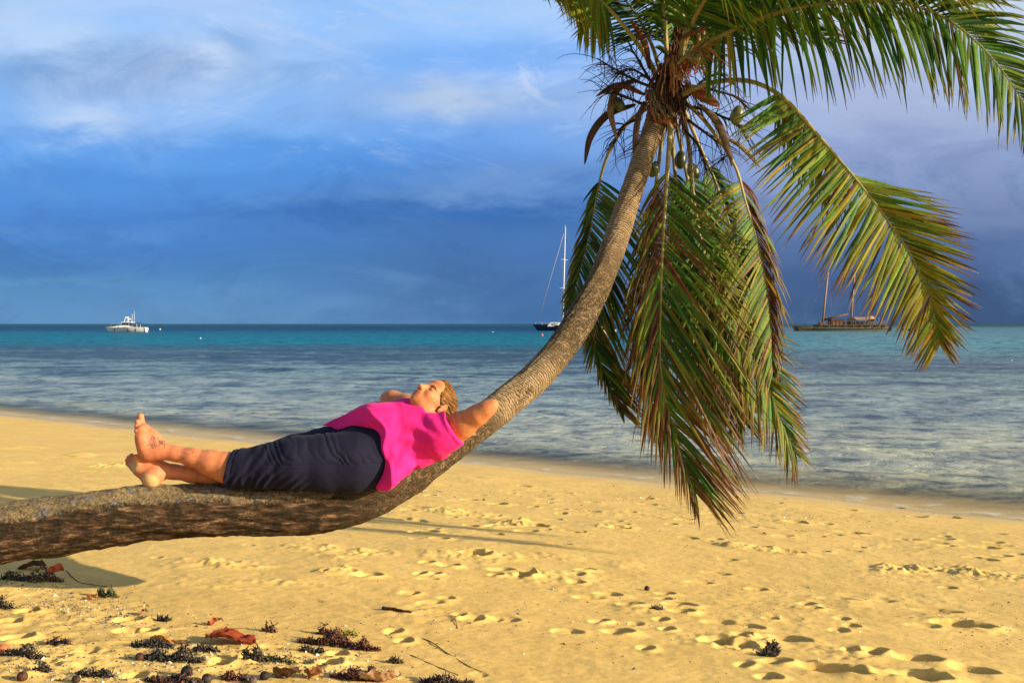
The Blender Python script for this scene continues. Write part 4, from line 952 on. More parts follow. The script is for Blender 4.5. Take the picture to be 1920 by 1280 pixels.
def skin_material():
    m, T, B = mat('skin')
    g = T.node('ShaderNodeNewGeometry').outputs['Position']
    col_ = T.node('ShaderNodeVertexColor', layer_name='Col'); sand_, red, lip = T.sep(col_.outputs[0])[0:3]
    n = T.noise(g, 55, 5, 0.6); nf = T.noise(g, 420, 3, 0.7); nb = T.noise(g, 14, 4, 0.6)
    c = T.ramp(n, [(0.3, (0.40, 0.130, 0.046)), (0.7, (0.52, 0.195, 0.078))])
    c = T.mix(T.math('MULTIPLY', red, 0.6), c, (0.50, 0.150, 0.085, 1))
    c = T.mix(T.math('MULTIPLY', lip, 0.95), c, (0.22, 0.042, 0.030, 1))
    sd = T.step(T.math('ADD', sand_, T.math('ADD', T.math('MULTIPLY', T.math('SUBTRACT', nb, 0.5), 0.5), T.math('MULTIPLY', T.math('SUBTRACT', nf, 0.5), 0.8))), 0.42, 0.62)
    c = T.mix(T.math('MULTIPLY', sd, 0.85), c, T.ramp(nf, [(0.3, (0.30, 0.19, 0.075)), (0.7, (0.66, 0.45, 0.19))]))
    T.l.new(c, B.inputs['Base Color'])
    T.l.new(T.math('ADD', 0.58, T.math('MULTIPLY', sd, 0.4)), B.inputs['Roughness'])
    B.inputs['Specular IOR Level'].default_value = 0.22
    B.inputs['Subsurface Weight'].default_value = 0.12; B.inputs['Subsurface Radius'].default_value = (0.012, 0.005, 0.003); B.inputs['Subsurface Scale'].default_value = 0.6
    h = T.math('ADD', T.math('MULTIPLY', n, 0.25), T.math('MULTIPLY', T.math('MULTIPLY', nf, sd), 1.2))
    T.l.new(T.bump(h, 0.35, 0.003), B.inputs['Normal'])
    return m
def cloth_material(name, lo, hi, weave=900, sheen=0.2, bumpd=0.0012):
    m, T, B = mat(name)
    g = T.node('ShaderNodeNewGeometry').outputs['Position']
    n = T.noise(g, 9, 5, 0.6); w = T.noise(g, weave, 2, 0.6); s = T.noise(T.map(g, (30, 30, 160)), 1.0, 3, 0.6)
    c = T.ramp(n, [(0.3, lo), (0.7, hi)])
    c = T.mix(1.0, c, T.ramp(w, [(0.3, (0.82, 0.82, 0.82)), (0.7, (1.14, 1.14, 1.14))]), 'MULTIPLY')
    T.l.new(c, B.inputs['Base Color']); B.inputs['Roughness'].default_value = 0.9; B.inputs['Specular IOR Level'].default_value = 0.15
    B.inputs['Sheen Weight'].default_value = sheen; B.inputs['Sheen Roughness'].default_value = 0.4
    h = T.math('ADD', T.math('MULTIPLY', w, 0.4), T.math('ADD', T.math('MULTIPLY', s, 0.6), T.math('MULTIPLY', n, 2.0)))
    T.l.new(T.bump(h, 0.6, bumpd), B.inputs['Normal'])
    return m

def gnoise(X, Y, Z, s, seed, o=3): return fbm((X+0.31*Y)*s, (Z-0.47*Y)*s, o, seed)

def shrink(V):
    r_ = np.sqrt(((V-HC)**2).sum(1)); w_ = 1-sst(r_, .128, .175)
    return HC+(V-HC)*(1-.075*w_)[:, None]
def make_woman():
    wo = empty('person', tuple(P(620, 905, 4.40)), 'woman in pink top and navy trousers lying on the palm trunk', 'person')
    f = make_body(); V, Q = f.surface()
    # zones on the skin: sand on the soles, flushed cheeks / shins, lips
    px = 960+V[:, 0]/V[:, 1]*F; py = HOR-(V[:, 2]-CAMZ)/V[:, 1]*F
    a = np.array(pch([(264, 890, 4.25, 1)])[0][0]); heel = np.exp(-((V-W(280, 903, 4.23))**2).sum(1)/.042**2)
    toes = np.exp(-((V-W(252, 872, 4.26))**2).sum(1)/.042**2); sole = np.exp(-((V-W(258, 815, 4.25))**2).sum(1)/.038**2)+0.6*np.exp(-((V-W(262, 850, 4.25))**2).sum(1)/.03**2)
    sand = np.clip(heel*1.0+toes*0.8+sole*0.45, 0, 1)
    red = np.exp(-((V-H(.045, .06, -.02))**2).sum(1)/.024**2)*0.7+0.5*np.exp(-((V-H(0, .11, -.022))**2).sum(1)/.014**2)+0.6*np.exp(-((V-H(.08, -.02, 0))**2).sum(1)/.03**2)
    red += 0.55*sst(-V[:, 0], 1.15, 1.45)*(V[:, 2] < 1.35)
    hv = V-HC; hs, hf, hu = hv@HS, hv@HF, hv@HU
    lip = (1-sst(np.abs(hu+.0545), .0075, .0115))*(1-sst(np.abs(hs)+1.0*np.abs(hu+.0545), .024, .031))*sst(hf, .070, .078)*0.8
    V = shrink(V)
    bmat = skin_material()
    body = link('body', mesh_np('body', V, Q, np.stack([sand, np.clip(red, 0, 1), lip], 1)), bmat, wo)
    tree = BVHTree.FromPolygons([tuple(v) for v in V], [tuple(q) for q in Q])
    X, Y, Z = f.grid()

    # ---- trousers
    t = Field((-1.40, 4.08, .95), (-.42, 4.80, 1.42), 0.0036)
    t.chain(pch([(664, 866, 4.345, 58), (610, 868, 4.315, 54), (556, 868, 4.29, 49.5), (500, 874, 4.28, 41), (460, 878, 4.275, 36.5), (405, 882, 4.265, 35)]), .02)
    t2 = t.like()
    t2.chain(pch([(664, 856, 4.52, 57), (610, 857, 4.50, 54.5), (556, 862, 4.485, 47), (500, 873, 4.45, 39), (450, 884, 4.41, 33), (405, 890, 4.37, 30)]), .02)
    e_ = np.clip(0.5+0.5*(t.d-t2.d)/0.006, 0, 1); t.d[:] = t.d+(t2.d-t.d)*e_-0.006*e_*(1-e_)
    t.chain(pch([(664, 862, 4.43, 60), (705, 838, 4.44, 57), (745, 822, 4.45, 50)]), .03); t.chain(pch([(664, 866, 4.345, 57), (705, 846, 4.37, 50)]), .03)
    X, Y, Z = t.grid(); d = t.d
    PX = 960+X/Y*F; PY = HOR-(Z-CAMZ)/Y*F
    up = sst(-(PY+0*PX), -876, -866)                                  # above the side seam
    bow = PX-0.42*(PY-840)-0.0022*(PY-840)**2
    ph = bow/17.0+2.6*gnoise(X, Y, Z, 6, 3)+0.7*gnoise(X, Y, Z, 17, 4)
    fold = np.abs(np.sin(math.pi*ph))**0.6-0.6
    amp = 0.0050*sst(PX, 470, 520)*(1-sst(PX, 690, 722))*up*np.clip(0.6+2.2*gnoise(X, Y, Z, 8, 5), 0.05, 1.3)
    amp2 = 0.0075*(1-sst(PX, 500, 560))*(0.25+0.75*sst(PX, 446, 470))
    knee = np.sin(2*math.pi*((PX+0.55*PY)/27+1.4*gnoise(X, Y, Z, 7, 7)))*0.6+gnoise(X, Y, Z, 14, 9)*1.3
    low = 1.3*np.sin(2*math.pi*((PX+0.8*PY)/17+gnoise(X, Y, Z, 6, 17)))*0.0028*sst(PY+0*PX, 885, 897)*(1-sst(PX, 545, 590))
    d -= (fold*amp*0.9+knee*amp2*0.5+low+0.002*gnoise(X, Y, Z, 22, 11)).astype(np.float32)
    seam = np.abs(PY-(872-0.020*(PX-560)))
    d += (0.0022*np.exp(-(seam/1.6)**2)*sst(PX, 470, 500)).astype(np.float32)
    hemn = np.array([-1, 0, .17]); hemp = W(431, 880, 4.27)
    cut = ((X-hemp[0])*hemn[0]+(Z-hemp[2])*hemn[2]-0.10*(Y-hemp[1])*0+0.006*gnoise(X, Y, Z, 12, 13)).astype(np.float32)
    d[:] = np.maximum(d, cut)
    d += (0.003*np.exp(-((cut+0.022)/0.0035)**2)).astype(np.float32)                                      # stitched cuff
    # hollow the cuffs so that the legs stand clear of the cloth
    leg = t.like()
    grow = lambda rows, g: [(a, b, c, r+g) for a, b, c, r in rows]
    leg.chain(pch(grow(LEGN[2:8], 1.5)), .01); leg.chain(pch(grow(LEGF[2:8], 1.5)), .01)
    dd = np.minimum(-leg.d, cut+0.025)
    d[:] = np.maximum(d, dd)
    V2, Q2 = t.surface()
    tro_f = t
    tro = link('trousers', mesh_np('trousers', V2, Q2), cloth_material('navy_cotton', (.0068, .0066, .018), (.0105, .0100, .026), sheen=0.02), wo)

    # ---- top
    s = Field((-1.02, 4.05, .96), (-.10, 4.86, 1.50), 0.0036)
    s.chain(pch([(610, 860, 4.46, 63), (640, 853, 4.45, 65), (668, 845, 4.43, 68), (708, 830, 4.42, 71), (765, 814, 4.45, 65), (808, 806, 4.46, 49)]), .03)
    s.ell(W(706, 808, 4.35), (.105, .085, .112), None, .04); s.ell(W(712, 796, 4.52), (.10, .085, .105), None, .04)   # bust
    s.chain(pch([(790, 806, 4.40, 46), (822, 812, 4.36, 40), (868, 800, 4.33, 31)]), .03)
    s.chain(pch([(792, 838, 4.40, 38), (820, 838, 4.39, 25)]), .025)
    s.chain(pch([(786, 790, 4.56, 42), (796, 778, 4.62, 30)]), .03)
    s.chain(pch([(746, 868, 4.33, 30), (724, 892, 4.285, 24), (706, 902, 4.27, 20)]), .02)
    tro_d = np.full(s.n, 0.2, np.float32); o_ = np.round((tro_f.lo-s.lo)/s.h).astype(int)
    a0 = np.maximum(o_, 0); a1 = np.minimum(o_+tro_f.n, s.n); tro_d[a0[0]:a1[0], a0[1]:a1[1], a0[2]:a1[2]] = tro_f.d[a0[0]-o_[0]:a1[0]-o_[0], a0[1]-o_[1]:a1[1]-o_[1], a0[2]-o_[2]:a1[2]-o_[2]]
    X, Y, Z = s.grid(); d = s.d; PX = 960+X/Y*F; PY = HOR-(Z-CAMZ)/Y*F
    r1 = (PX-834)*0.62-(PY-852)*0.78; r2 = (PX-834)*0.78+(PY-852)*0.62      # across / along the pull from the armpit
    dist = np.sqrt((PX-836)**2+(PY-846)**2)
    an = np.arctan2(PY-846, 846-PX+1e-3)
    w1 = np.sin(an*17+2.2*gnoise(X, Y, Z, 6, 21))*sst(dist, 22, 60)*(1-sst(dist, 70, 160))*0.0028
    w2 = np.sin(2*math.pi*((PX*0.85+PY*0.55)/21+1.2*gnoise(X, Y, Z, 6, 23)))*0.0024*np.exp(-(((PX-735)/34)**2))*sst(PY+0*PX, 800, 840)
    w3 = np.sin(2*math.pi*(PY/13+0.5*PX/60+1.0*gnoise(X, Y, Z, 5, 25)))*0.0022*np.exp(-((PX-735)/40)**2-((PY-756)/9)**2)
    d -= (w1+w2+w3+0.011*gnoise(X, Y, Z, 8, 27)+0.0022*gnoise(X, Y, Z, 26, 29)).astype(np.float32)
    hp = np.array([W(*r) for r in [(594, 803, 4.53), (638, 798, 4.42), (680, 811, 4.34), (709, 828, 4.28), (726, 856, 4.24), (731, 880, 4.24), (722, 916, 4.27)]])
    c0 = hp.mean(0); nrm = np.linalg.svd(hp-c0)[2][2]; nrm = nrm if nrm[0] < 0 else -nrm
    hem = ((X-c0[0])*nrm[0]+(Y-c0[1])*nrm[1]+(Z-c0[2])*nrm[2]).astype(np.float32)
    hem = hem+(0.008*np.sin(PX*0.05+PY*0.09)+0.010*gnoise(X, Y, Z, 7, 31)).astype(np.float32)
    d[:] = np.maximum(d, hem); d += (0.0016*np.exp(-((hem+0.018)/0.003)**2)).astype(np.float32)
    sp = W(851, 806, 4.33); sn = np.array([.80, -.05, .50])
    sl = ((X-sp[0])*sn[0]+(Y-sp[1])*sn[1]+(Z-sp[2])*sn[2]).astype(np.float32)
    near = (PX > 835) & (Y < 4.46)
    d[:] = np.where(near, np.maximum(d, sl), d); d += np.where(near, 0.0018*np.exp(-((sl+0.016)/0.0028)**2), 0).astype(np.float32)
    # neckline
    npn = np.array([.78, -.05, .62]); npp = W(800, 770, 4.46)
    nk = np.sqrt(((X-npp[0]))**2+(Y-npp[1])**2+(Z-npp[2])**2)
    nl = ((X-npp[0])*npn[0]+(Y-npp[1])*npn[1]+(Z-npp[2])*npn[2]).astype(np.float32)
    inn = (PX < 848) & (Y > 4.33)
    d[:] = np.where(inn, np.maximum(d, nl-0.012), d)
    # hollow round the neck, at the hem and in the sleeve
    b = s.like()
    b.cone(W(800, 806, 4.47), H(0, -.02, -.03), .070, .074, .02)
    b.chain(pch([(846, 809, 4.37, 27.5), (868, 796, 4.345, 24.5), (895, 778, 4.31, 21)]), .01)
    ins = np.minimum(-b.d, np.where(near, sl+0.03, nl+0.03))
    d[:] = np.maximum(d, ins)
    tt = s.like()
    tt.d[:] = tro_d-0.0045
    hol = np.minimum(-tt.d, hem+0.05); d[:] = np.maximum(d, hol)
    V3, Q3 = s.surface()
    link('shirt', mesh_np('shirt', V3, Q3), cloth_material('pink_jersey', (.58, .012, .15), (.70, .020, .20), 1100, 0.03), wo)

    # ---- hair, combed back
    h = Field(HC-.17, HC+.17, 0.0030)
    h.ell(H(0, -.020, .040), (.083, .102, .093), HA, .01); h.ell(H(0, .026, .078), (.066, .056, .052), HA, .02); h.ell(H(0, -.075, -.030), (.060, .048, .060), HA, .03); h.ell(H(0, -.100, .020), (.052, .034, .050), HA, .03)
    X, Y, Z = h.grid(); d = h.d
    qx, qy, qz = X-HC[0], Y-HC[1], Z-HC[2]
    s_ = qx*HS[0]+qy*HS[1]+qz*HS[2]; f_ = qx*HF[0]+qy*HF[1]+qz*HF[2]; u_ = qx*HU[0]+qy*HU[1]+qz*HU[2]
    an = np.arctan2(u_-.02, -(f_-.09)); d -= (0.0022*np.sin(an*46+6*fbm(s_*30, an*3, 3, 5))*0.6+0.003*fbm(an*14, s_*10, 3, 7)).astype(np.float32)
    line = np.where(u_ > .03, f_-(.046+.52*(u_-.03))+0.10*np.maximum(0, np.abs(s_)-.05), f_-.046+1.55*(.03-u_))
    line = line+0.004*fbm(s_*60, u_*60, 2, 9)
    d[:] = np.maximum(d, line.astype(np.float32))
    for sg in (1,):
        e = H(sg*.085, -.020, .000); r = np.sqrt(((X-e[0])*HS[0]+(Y-e[1])*HS[1]+(Z-e[2])*HS[2])**2/.028**2+((X-e[0])*HF[0]+(Y-e[1])*HF[1]+(Z-e[2])*HF[2])**2/.0165**2+((X-e[0])*HU[0]+(Y-e[1])*HU[1]+(Z-e[2])*HU[2])**2/.029**2)
        d[:] = np.maximum(d, ((1-r)*.02).astype(np.float32))
    d[:] = np.maximum(d, (-(u_+.085)).astype(np.float32))
    V4, Q4 = h.surface(); V4 = shrink(V4)
    m, T, B = mat('hair')
    g = T.node('ShaderNodeNewGeometry').outputs['Position']
    dx = T.node('ShaderNodeVectorMath', operation='DOT_PRODUCT'); T.put(dx.inputs[0], g); dx.inputs[1].default_value = tuple(HS)
    du = T.node('ShaderNodeVectorMath', operation='DOT_PRODUCT'); T.put(du.inputs[0], g); du.inputs[1].default_value = tuple(HU*.92+HF*.38)
    df = T.node('ShaderNodeVectorMath', operation='DOT_PRODUCT'); T.put(df.inputs[0], g); df.inputs[1].default_value = tuple(HF*.92-HU*.38)
    st = T.noise(T.comb(T.math('MULTIPLY', dx.outputs[1], 90), T.math('MULTIPLY', du.outputs[1], 260), T.math('MULTIPLY', df.outputs[1], 16)), 1.0, 4, 0.65)
    c = T.ramp(st, [(0.38, (.028, .011, .003)), (0.50, (.12, .048, .010)), (0.62, (.28, .125, .024)), (0.76, (.48, .25, .055))])
    T.l.new(c, B.inputs['Base Color']); B.inputs['Roughness'].default_value = 0.6; B.inputs['Specular IOR Level'].default_value = 0.12
    T.l.new(T.bump(st, 0.7, 0.004), B.inputs['Normal'])
    hair = link('hair', mesh_np('hair', V4, Q4), m, wo)

    # ---- brow, lashes, tattoos: fine marks laid on the skin
    def on_skin(p, direction, lift=0.0006):
        o = Vector(p)-Vector(direction)*0.08; hit = tree.ray_cast(o, Vector(direction), 0.25)
        return (hit[0]+hit[1]*lift, hit[1]) if hit[0] is not None else (None, None)
    def ribbon(mb, pts, w, direction, taper=True):
        q = [on_skin(p, direction) for p in pts]; q = [(a, n) for a, n in q if a is not None]
        if len(q) < 2: return
        vs = []; fs = []
        for i, (a, n) in enumerate(q):
            t_ = (q[min(i+1, len(q)-1)][0]-q[max(i-1, 0)][0]); b_ = n.cross(t_).normalized()
            ww = w*(0.35+0.65*math.sin(math.pi*(i+0.5)/len(q))) if taper else w
            vs += [a-b_*ww, a+b_*ww]
        for i in range(len(q)-1): fs.append((2*i, 2*i+1, 2*i+3, 2*i+2))
        mb.add(vs, fs)
    ink = plain('tattoo_ink', (.030, .040, .050), 0.6, 0.2, 0.3, 200); browm = plain('brow_hair', (.17, .065, .025), 0.8, 0.1, 0.3, 300); lash = plain('lash_hair', (.03, .014, .008), 0.8, 0.1)
    dirf = -HF-HS*0.5
    for sg in (1, -1):
        dr = tuple((-HF*0.9-HS*sg*0.4)/np.linalg.norm(HF*0.9+HS*sg*0.4))
        mb = MB(); ribbon(mb, [Hs(sg*(.014+.040*k/12), .08, .0215+.006*math.sin(math.pi*k/12)-.004*(k/12)**2) for k in range(13)], 0.0026, dr); 
        if mb.v: mb.build('eyebrow', browm, body)
        mb = MB(); ribbon(mb, [Hs(sg*(.017+.033*k/12), .08, .0015-.0042*math.sin(math.pi*k/12)) for k in range(13)], .0022, dr)
        if mb.v: mb.build('eyelash', lash, body)
    def cam_pt(x, y): return P(x, y, 4.24)
    def ink_line(mb, pts, w=0.9, closed=False, n=24):
        if closed: pts = pts+[pts[0]]
        C = crom([(a, b, 0) for a, b in pts], n)[0]
        q = []
        for a, b, _ in C:
            o = Vector((0, 0, CAMZ)); dd = (cam_pt(a, b)-o).normalized(); hit = tree.ray_cast(o, dd, 6)
            if hit[0] is not None: q.append((hit[0]+hit[1]*0.0007, hit[1]))
        vs = []; fs = []
        for i, (a, nn) in enumerate(q):
            t_ = (q[min(i+1, len(q)-1)][0]-q[max(i-1, 0)][0]); b_ = nn.cross(t_)
            b_ = b_.normalized() if b_.length > 1e-9 else Vector((0, 0, 1)); vs += [a-b_*w*.0009, a+b_*w*.0009]
        for i in range(len(q)-1): fs.append((2*i, 2*i+1, 2*i+3, 2*i+2))
        if vs: mb.add(vs, fs)
    def ring(cx, cy, rx, ry, rot=0, k=10): return [(cx+rx*math.cos(t_)*math.cos(rot)-ry*math.sin(t_)*math.sin(rot), cy+rx*math.cos(t_)*math.sin(rot)+ry*math.sin(t_)*math.cos(rot)) for t_ in np.linspace(0, 2*math.pi, k, endpoint=False)]
    mb = MB(); ink_line(mb, ring(285, 828, 6.4, 6.2), .9, True, 36); ink_line(mb, ring(285, 828, 3.0, 3.0), .7, True, 24)
    for k in range(6):
        a = k*math.pi/3+.3; ink_line(mb, [(285+3*math.cos(a), 828+3*math.sin(a)), (285+6.2*math.cos(a), 828+6.2*math.sin(a))], .6, n=6)
    for pts in [[(280, 824), (276, 821), (278, 818)], [(289, 823), (291, 820), (289, 818)], [(280, 832), (277, 835), (275, 833)], [(289, 833), (292, 836), (294, 834)], [(284, 834), (287, 840), (290, 838)], [(284, 822), (286, 817), (289, 821)]]: ink_line(mb, pts, 1.2, n=12)
    mb.build('tattoo', ink, body)
    mb = MB(); ink_line(mb, ring(302, 829, 4.4, 3.0, .7), 1.2, True, 24); ink_line(mb, [(299, 826), (305, 832)], 1.6, n=10); ink_line(mb, [(300, 832), (304, 826)], 1.2, n=10)
    for pts in [[(298, 826), (295, 822), (297, 820)], [(306, 831), (309, 834), (308, 839), (305, 841)], [(305, 827), (308, 826), (309, 829)], [(299, 833), (297, 837)]]: ink_line(mb, pts, 1.2, n=12)
    mb.build('tattoo', ink, body)
    mb = MB(); ink_line(mb, [(336, 844), (344, 848), (352, 851), (360, 850), (366, 846)], .5, n=24); ink_line(mb, [(338, 842), (348, 843), (358, 842), (366, 844)], .5, n=20); ink_line(mb, [(333, 842), (334, 848), (333, 854)], .5, n=10); ink_line(mb, [(356, 842), (361, 846), (362, 850)], .6, n=12)
    mb.build('tattoo', ink, body)
make_woman()

# ------------------------------------------------------------------ boats at anchor
def px_at(px, base_py):
    """distance and position on the water for a waterline seen at that row"""
    Y = CAMZ*F/(base_py-HOR); return Vector(((px-960)/F*Y, Y, 0.0)), Y/F       # point, metres per photo pixel
def hull(mb, L, beam, prof, rise_bow=0.0, keel=-0.35, n=26, full=0.55, tr=0.75, flare=1.0, x0=0.0, y0=0.0, col=None):
    """a hull from the bow at x=0 to the stern at x=L; prof(t) gives the height of the gunwale"""
    secs = []
    for i in range(n+1):
        t = i/n; w = beam/2*(min(1, (t/full))**0.62 if t < full else 1-(1-tr)*((t-full)/(1-full))**2)
        top = prof(t); kz = keel*(min(1, t*3+0.05)); rk = -rise_bow*max(0, 1-t*6)
        row = []
        for k in range(9):
            a = k/8*2-1; s = abs(a); z = kz+(top-kz)*s**1.5
            row.append(Vector((x0+t*L+rk*s, y0+math.copysign(w*(s**0.45 if flare < 1 else s**0.6)*(1 if s else 0), a), z)))
        secs.append(row)
    vs = [p for r in secs for p in r]; fs = []
    for i in range(n):
        for k in range(8): fs.append((i*9+k, (i+1)*9+k, (i+1)*9+k+1, i*9+k+1))
    fs.append(tuple(n*9+k for k in range(9)))
    mb.add(vs, fs, col)
    b = len(mb.v)                                                       # deck
    dv = []
    for r in secs: dv += [r[0]-Vector((0, 0, .04)), r[8]-Vector((0, 0, .04))]
    mb.add(dv, [(2*i, 2*i+1, 2*i+3, 2*i+2) for i in range(n)], col)
    return secs
white = plain('white_gelcoat', (.62, .60, .57), 0.35, 0.5, 0.05, 3); navy = plain('navy_hull', (.012, .022, .06), 0.35, 0.5, 0.2, 3)
glassd = plain('tinted_glass', (.012, .018, .024), 0.12, 0.6, 0.1); blackp = plain('black_rubber', (.012, .012, .014), 0.5, 0.3, 0.2)
alu = plain('mast_alloy', (.48, .47, .46), 0.4, 0.5, 0.1, 5); bluec = plain('blue_canvas', (.015, .035, .12), 0.8, 0.2)
woodb = plain('weathered_planks', (.19, .08, .03), 0.8, 0.2, 0.35, 6); darkw = plain('dark_spar', (.12, .065, .042), 0.8, 0.2, 0.3, 5)
mastw = plain('oiled_spar', (.30, .16, .10), 0.7, 0.2, 0.2, 5); tarp = plain('tan_tarpaulin', (.30, .18, .11), 0.9, 0.1, 0.12, 2); greenh = plain('pale_green_hull', (.105, .110, .062), 0.7, 0.3, 0.2, 2); rope = plain('rope', (.20, .17, .14), 0.9, 0.1)

def cabin_cruiser():
    p, m = px_at(205, 622); L = 70*m; b = empty('motor_boat', tuple(p), 'white cabin cruiser with outboards anchored far out on the left', 'motor boat')
    y0, x0, Z0 = p.y, p.x, 0
    S = lambda px, py: (x0+(px-205)*m, (622-py)*m)
    mb = MB(); hull(mb, L, 2.9, lambda t: (622-612.5)*m*(1.02-0.10*t) if t < .98 else 0.85, 0.9, x0=x0, y0=y0); mb.build('hull', white, b)
    mb = MB()
    top = [(207, 613.5), (214, 612.6), (222, 610.8), (230, 609.8), (242, 609.6), (247, 613.6)]
    vs = []; 
    for px, py in top:
        X, Z = S(px, py); vs += [(X, y0-1.05, Z), (X, y0+1.05, Z), (X, y0-1.2, .95), (X, y0+1.2, .95)]
    fs = []
    for i in range(len(top)-1): a = i*4; fs += [(a, a+1, a+5, a+4), (a, a+4, a+6, a+2), (a+1, a+3, a+7, a+5)]
    fs += [(0, 2, 3, 1), (20, 21, 23, 22)]
    cab = mb.add(vs, fs).build('cabin', white, b, smooth=False)
    mb = MB(); X, Z = S(225.5, 613.2); mb.box((X, y0-1.10, Z), (2*m, .2, 1.0*m)); mb.build('porthole', glassd, cab, smooth=False)
    mb = MB(); q = [S(230, 610.2), (S(233, 605.4)), S(243, 605.4), S(243, 610.2)]
    mb.add([(x, y0-.95, z) for x, z in q]+[(x, y0+.95, z) for x, z in q], [(0, 1, 2, 3), (7, 6, 5, 4), (0, 4, 5, 1), (1, 5, 6, 2), (2, 6, 7, 3)]); mb.build('windscreen', glassd, b, smooth=False)
    mb = MB(); X, Z = S(240, 604.2); mb.box((X, y0, Z), (19*m, 2.3, 1.3*m)); mb.build('hard_top', white, b, smooth=False, bevel=.04)
    mb = MB(); X, Z = S(257.5, 605.6); mb.box((X, y0, Z), (16*m, 2.3, 1.4*m)); mb.build('awning', bluec, b, smooth=False, bevel=.05)
    for px in (246, 260.5):
        for s in (-1, 1): a = S(px-1, 606); c = S(px, 616); MB().tube([(a[0], y0+s*1.05, a[1]), (c[0], y0+s*1.1, c[1])], .045, 6).build('awning_post', alu, b)
    mb = MB()
    for s in (-1, 1):
        q = [S(235, 604), S(238, 594.5), S(243, 598.5), S(244, 604)]; mb.tube([(x, y0+s*.8, z) for x, z in q], .07, 6)
    q = S(238, 594.5); mb.box((q[0], y0, q[1]), (2.5*m, 1.2, 1.4*m)); q = S(242, 598); mb.box((q[0], y0, q[1]), (3*m, 1.3, 1.4*m)); mb.build('radar_arch', white, b, smooth=False)
    for px, t in ((250, 583), (246, 588)):
        mb = MB(); a = S(px, 604); c = S(px+.3, t); mb.tube([(a[0], y0+.5, a[1]), (c[0], y0+.5, c[1])], [.05, .02], 5); mb.build('aerial', white, b)
    for px in (220.5, 245, 258.5):
        mb = MB(); X, Z = S(px, 618.6); mb.ball((X, y0-1.52, Z), (.17, .15, .36), 10, 8); mb.build('fender', blackp, b)
    for px in (268.5, 273.5):
        mb = MB(); X, Z = S(px, 617.4); mb.box((X, y0+(px-271)*.18, Z), (3.4*m, .5, 5.2*m)); X, Z = S(px, 621); mb.box((X, y0+(px-271)*.18, Z), (1.6*m, .22, 3.2*m)); mb.build('outboard_motor', blackp, b, smooth=False, bevel=.06)
    mb = MB(); c = S(207, 613)
    for s in (-1, 1): mb.tube([(c[0]+.1, y0+s*.1, c[1]+.1), (c[0]+.3, y0+s*.3, c[1]+.75), (S(222, 612)[0], y0+s*1.1, c[1]+.85), (S(232, 611)[0], y0+s*1.2, c[1]+.6)], .022, 5)
    mb.build('bow_rail', alu, b)
cabin_cruiser()

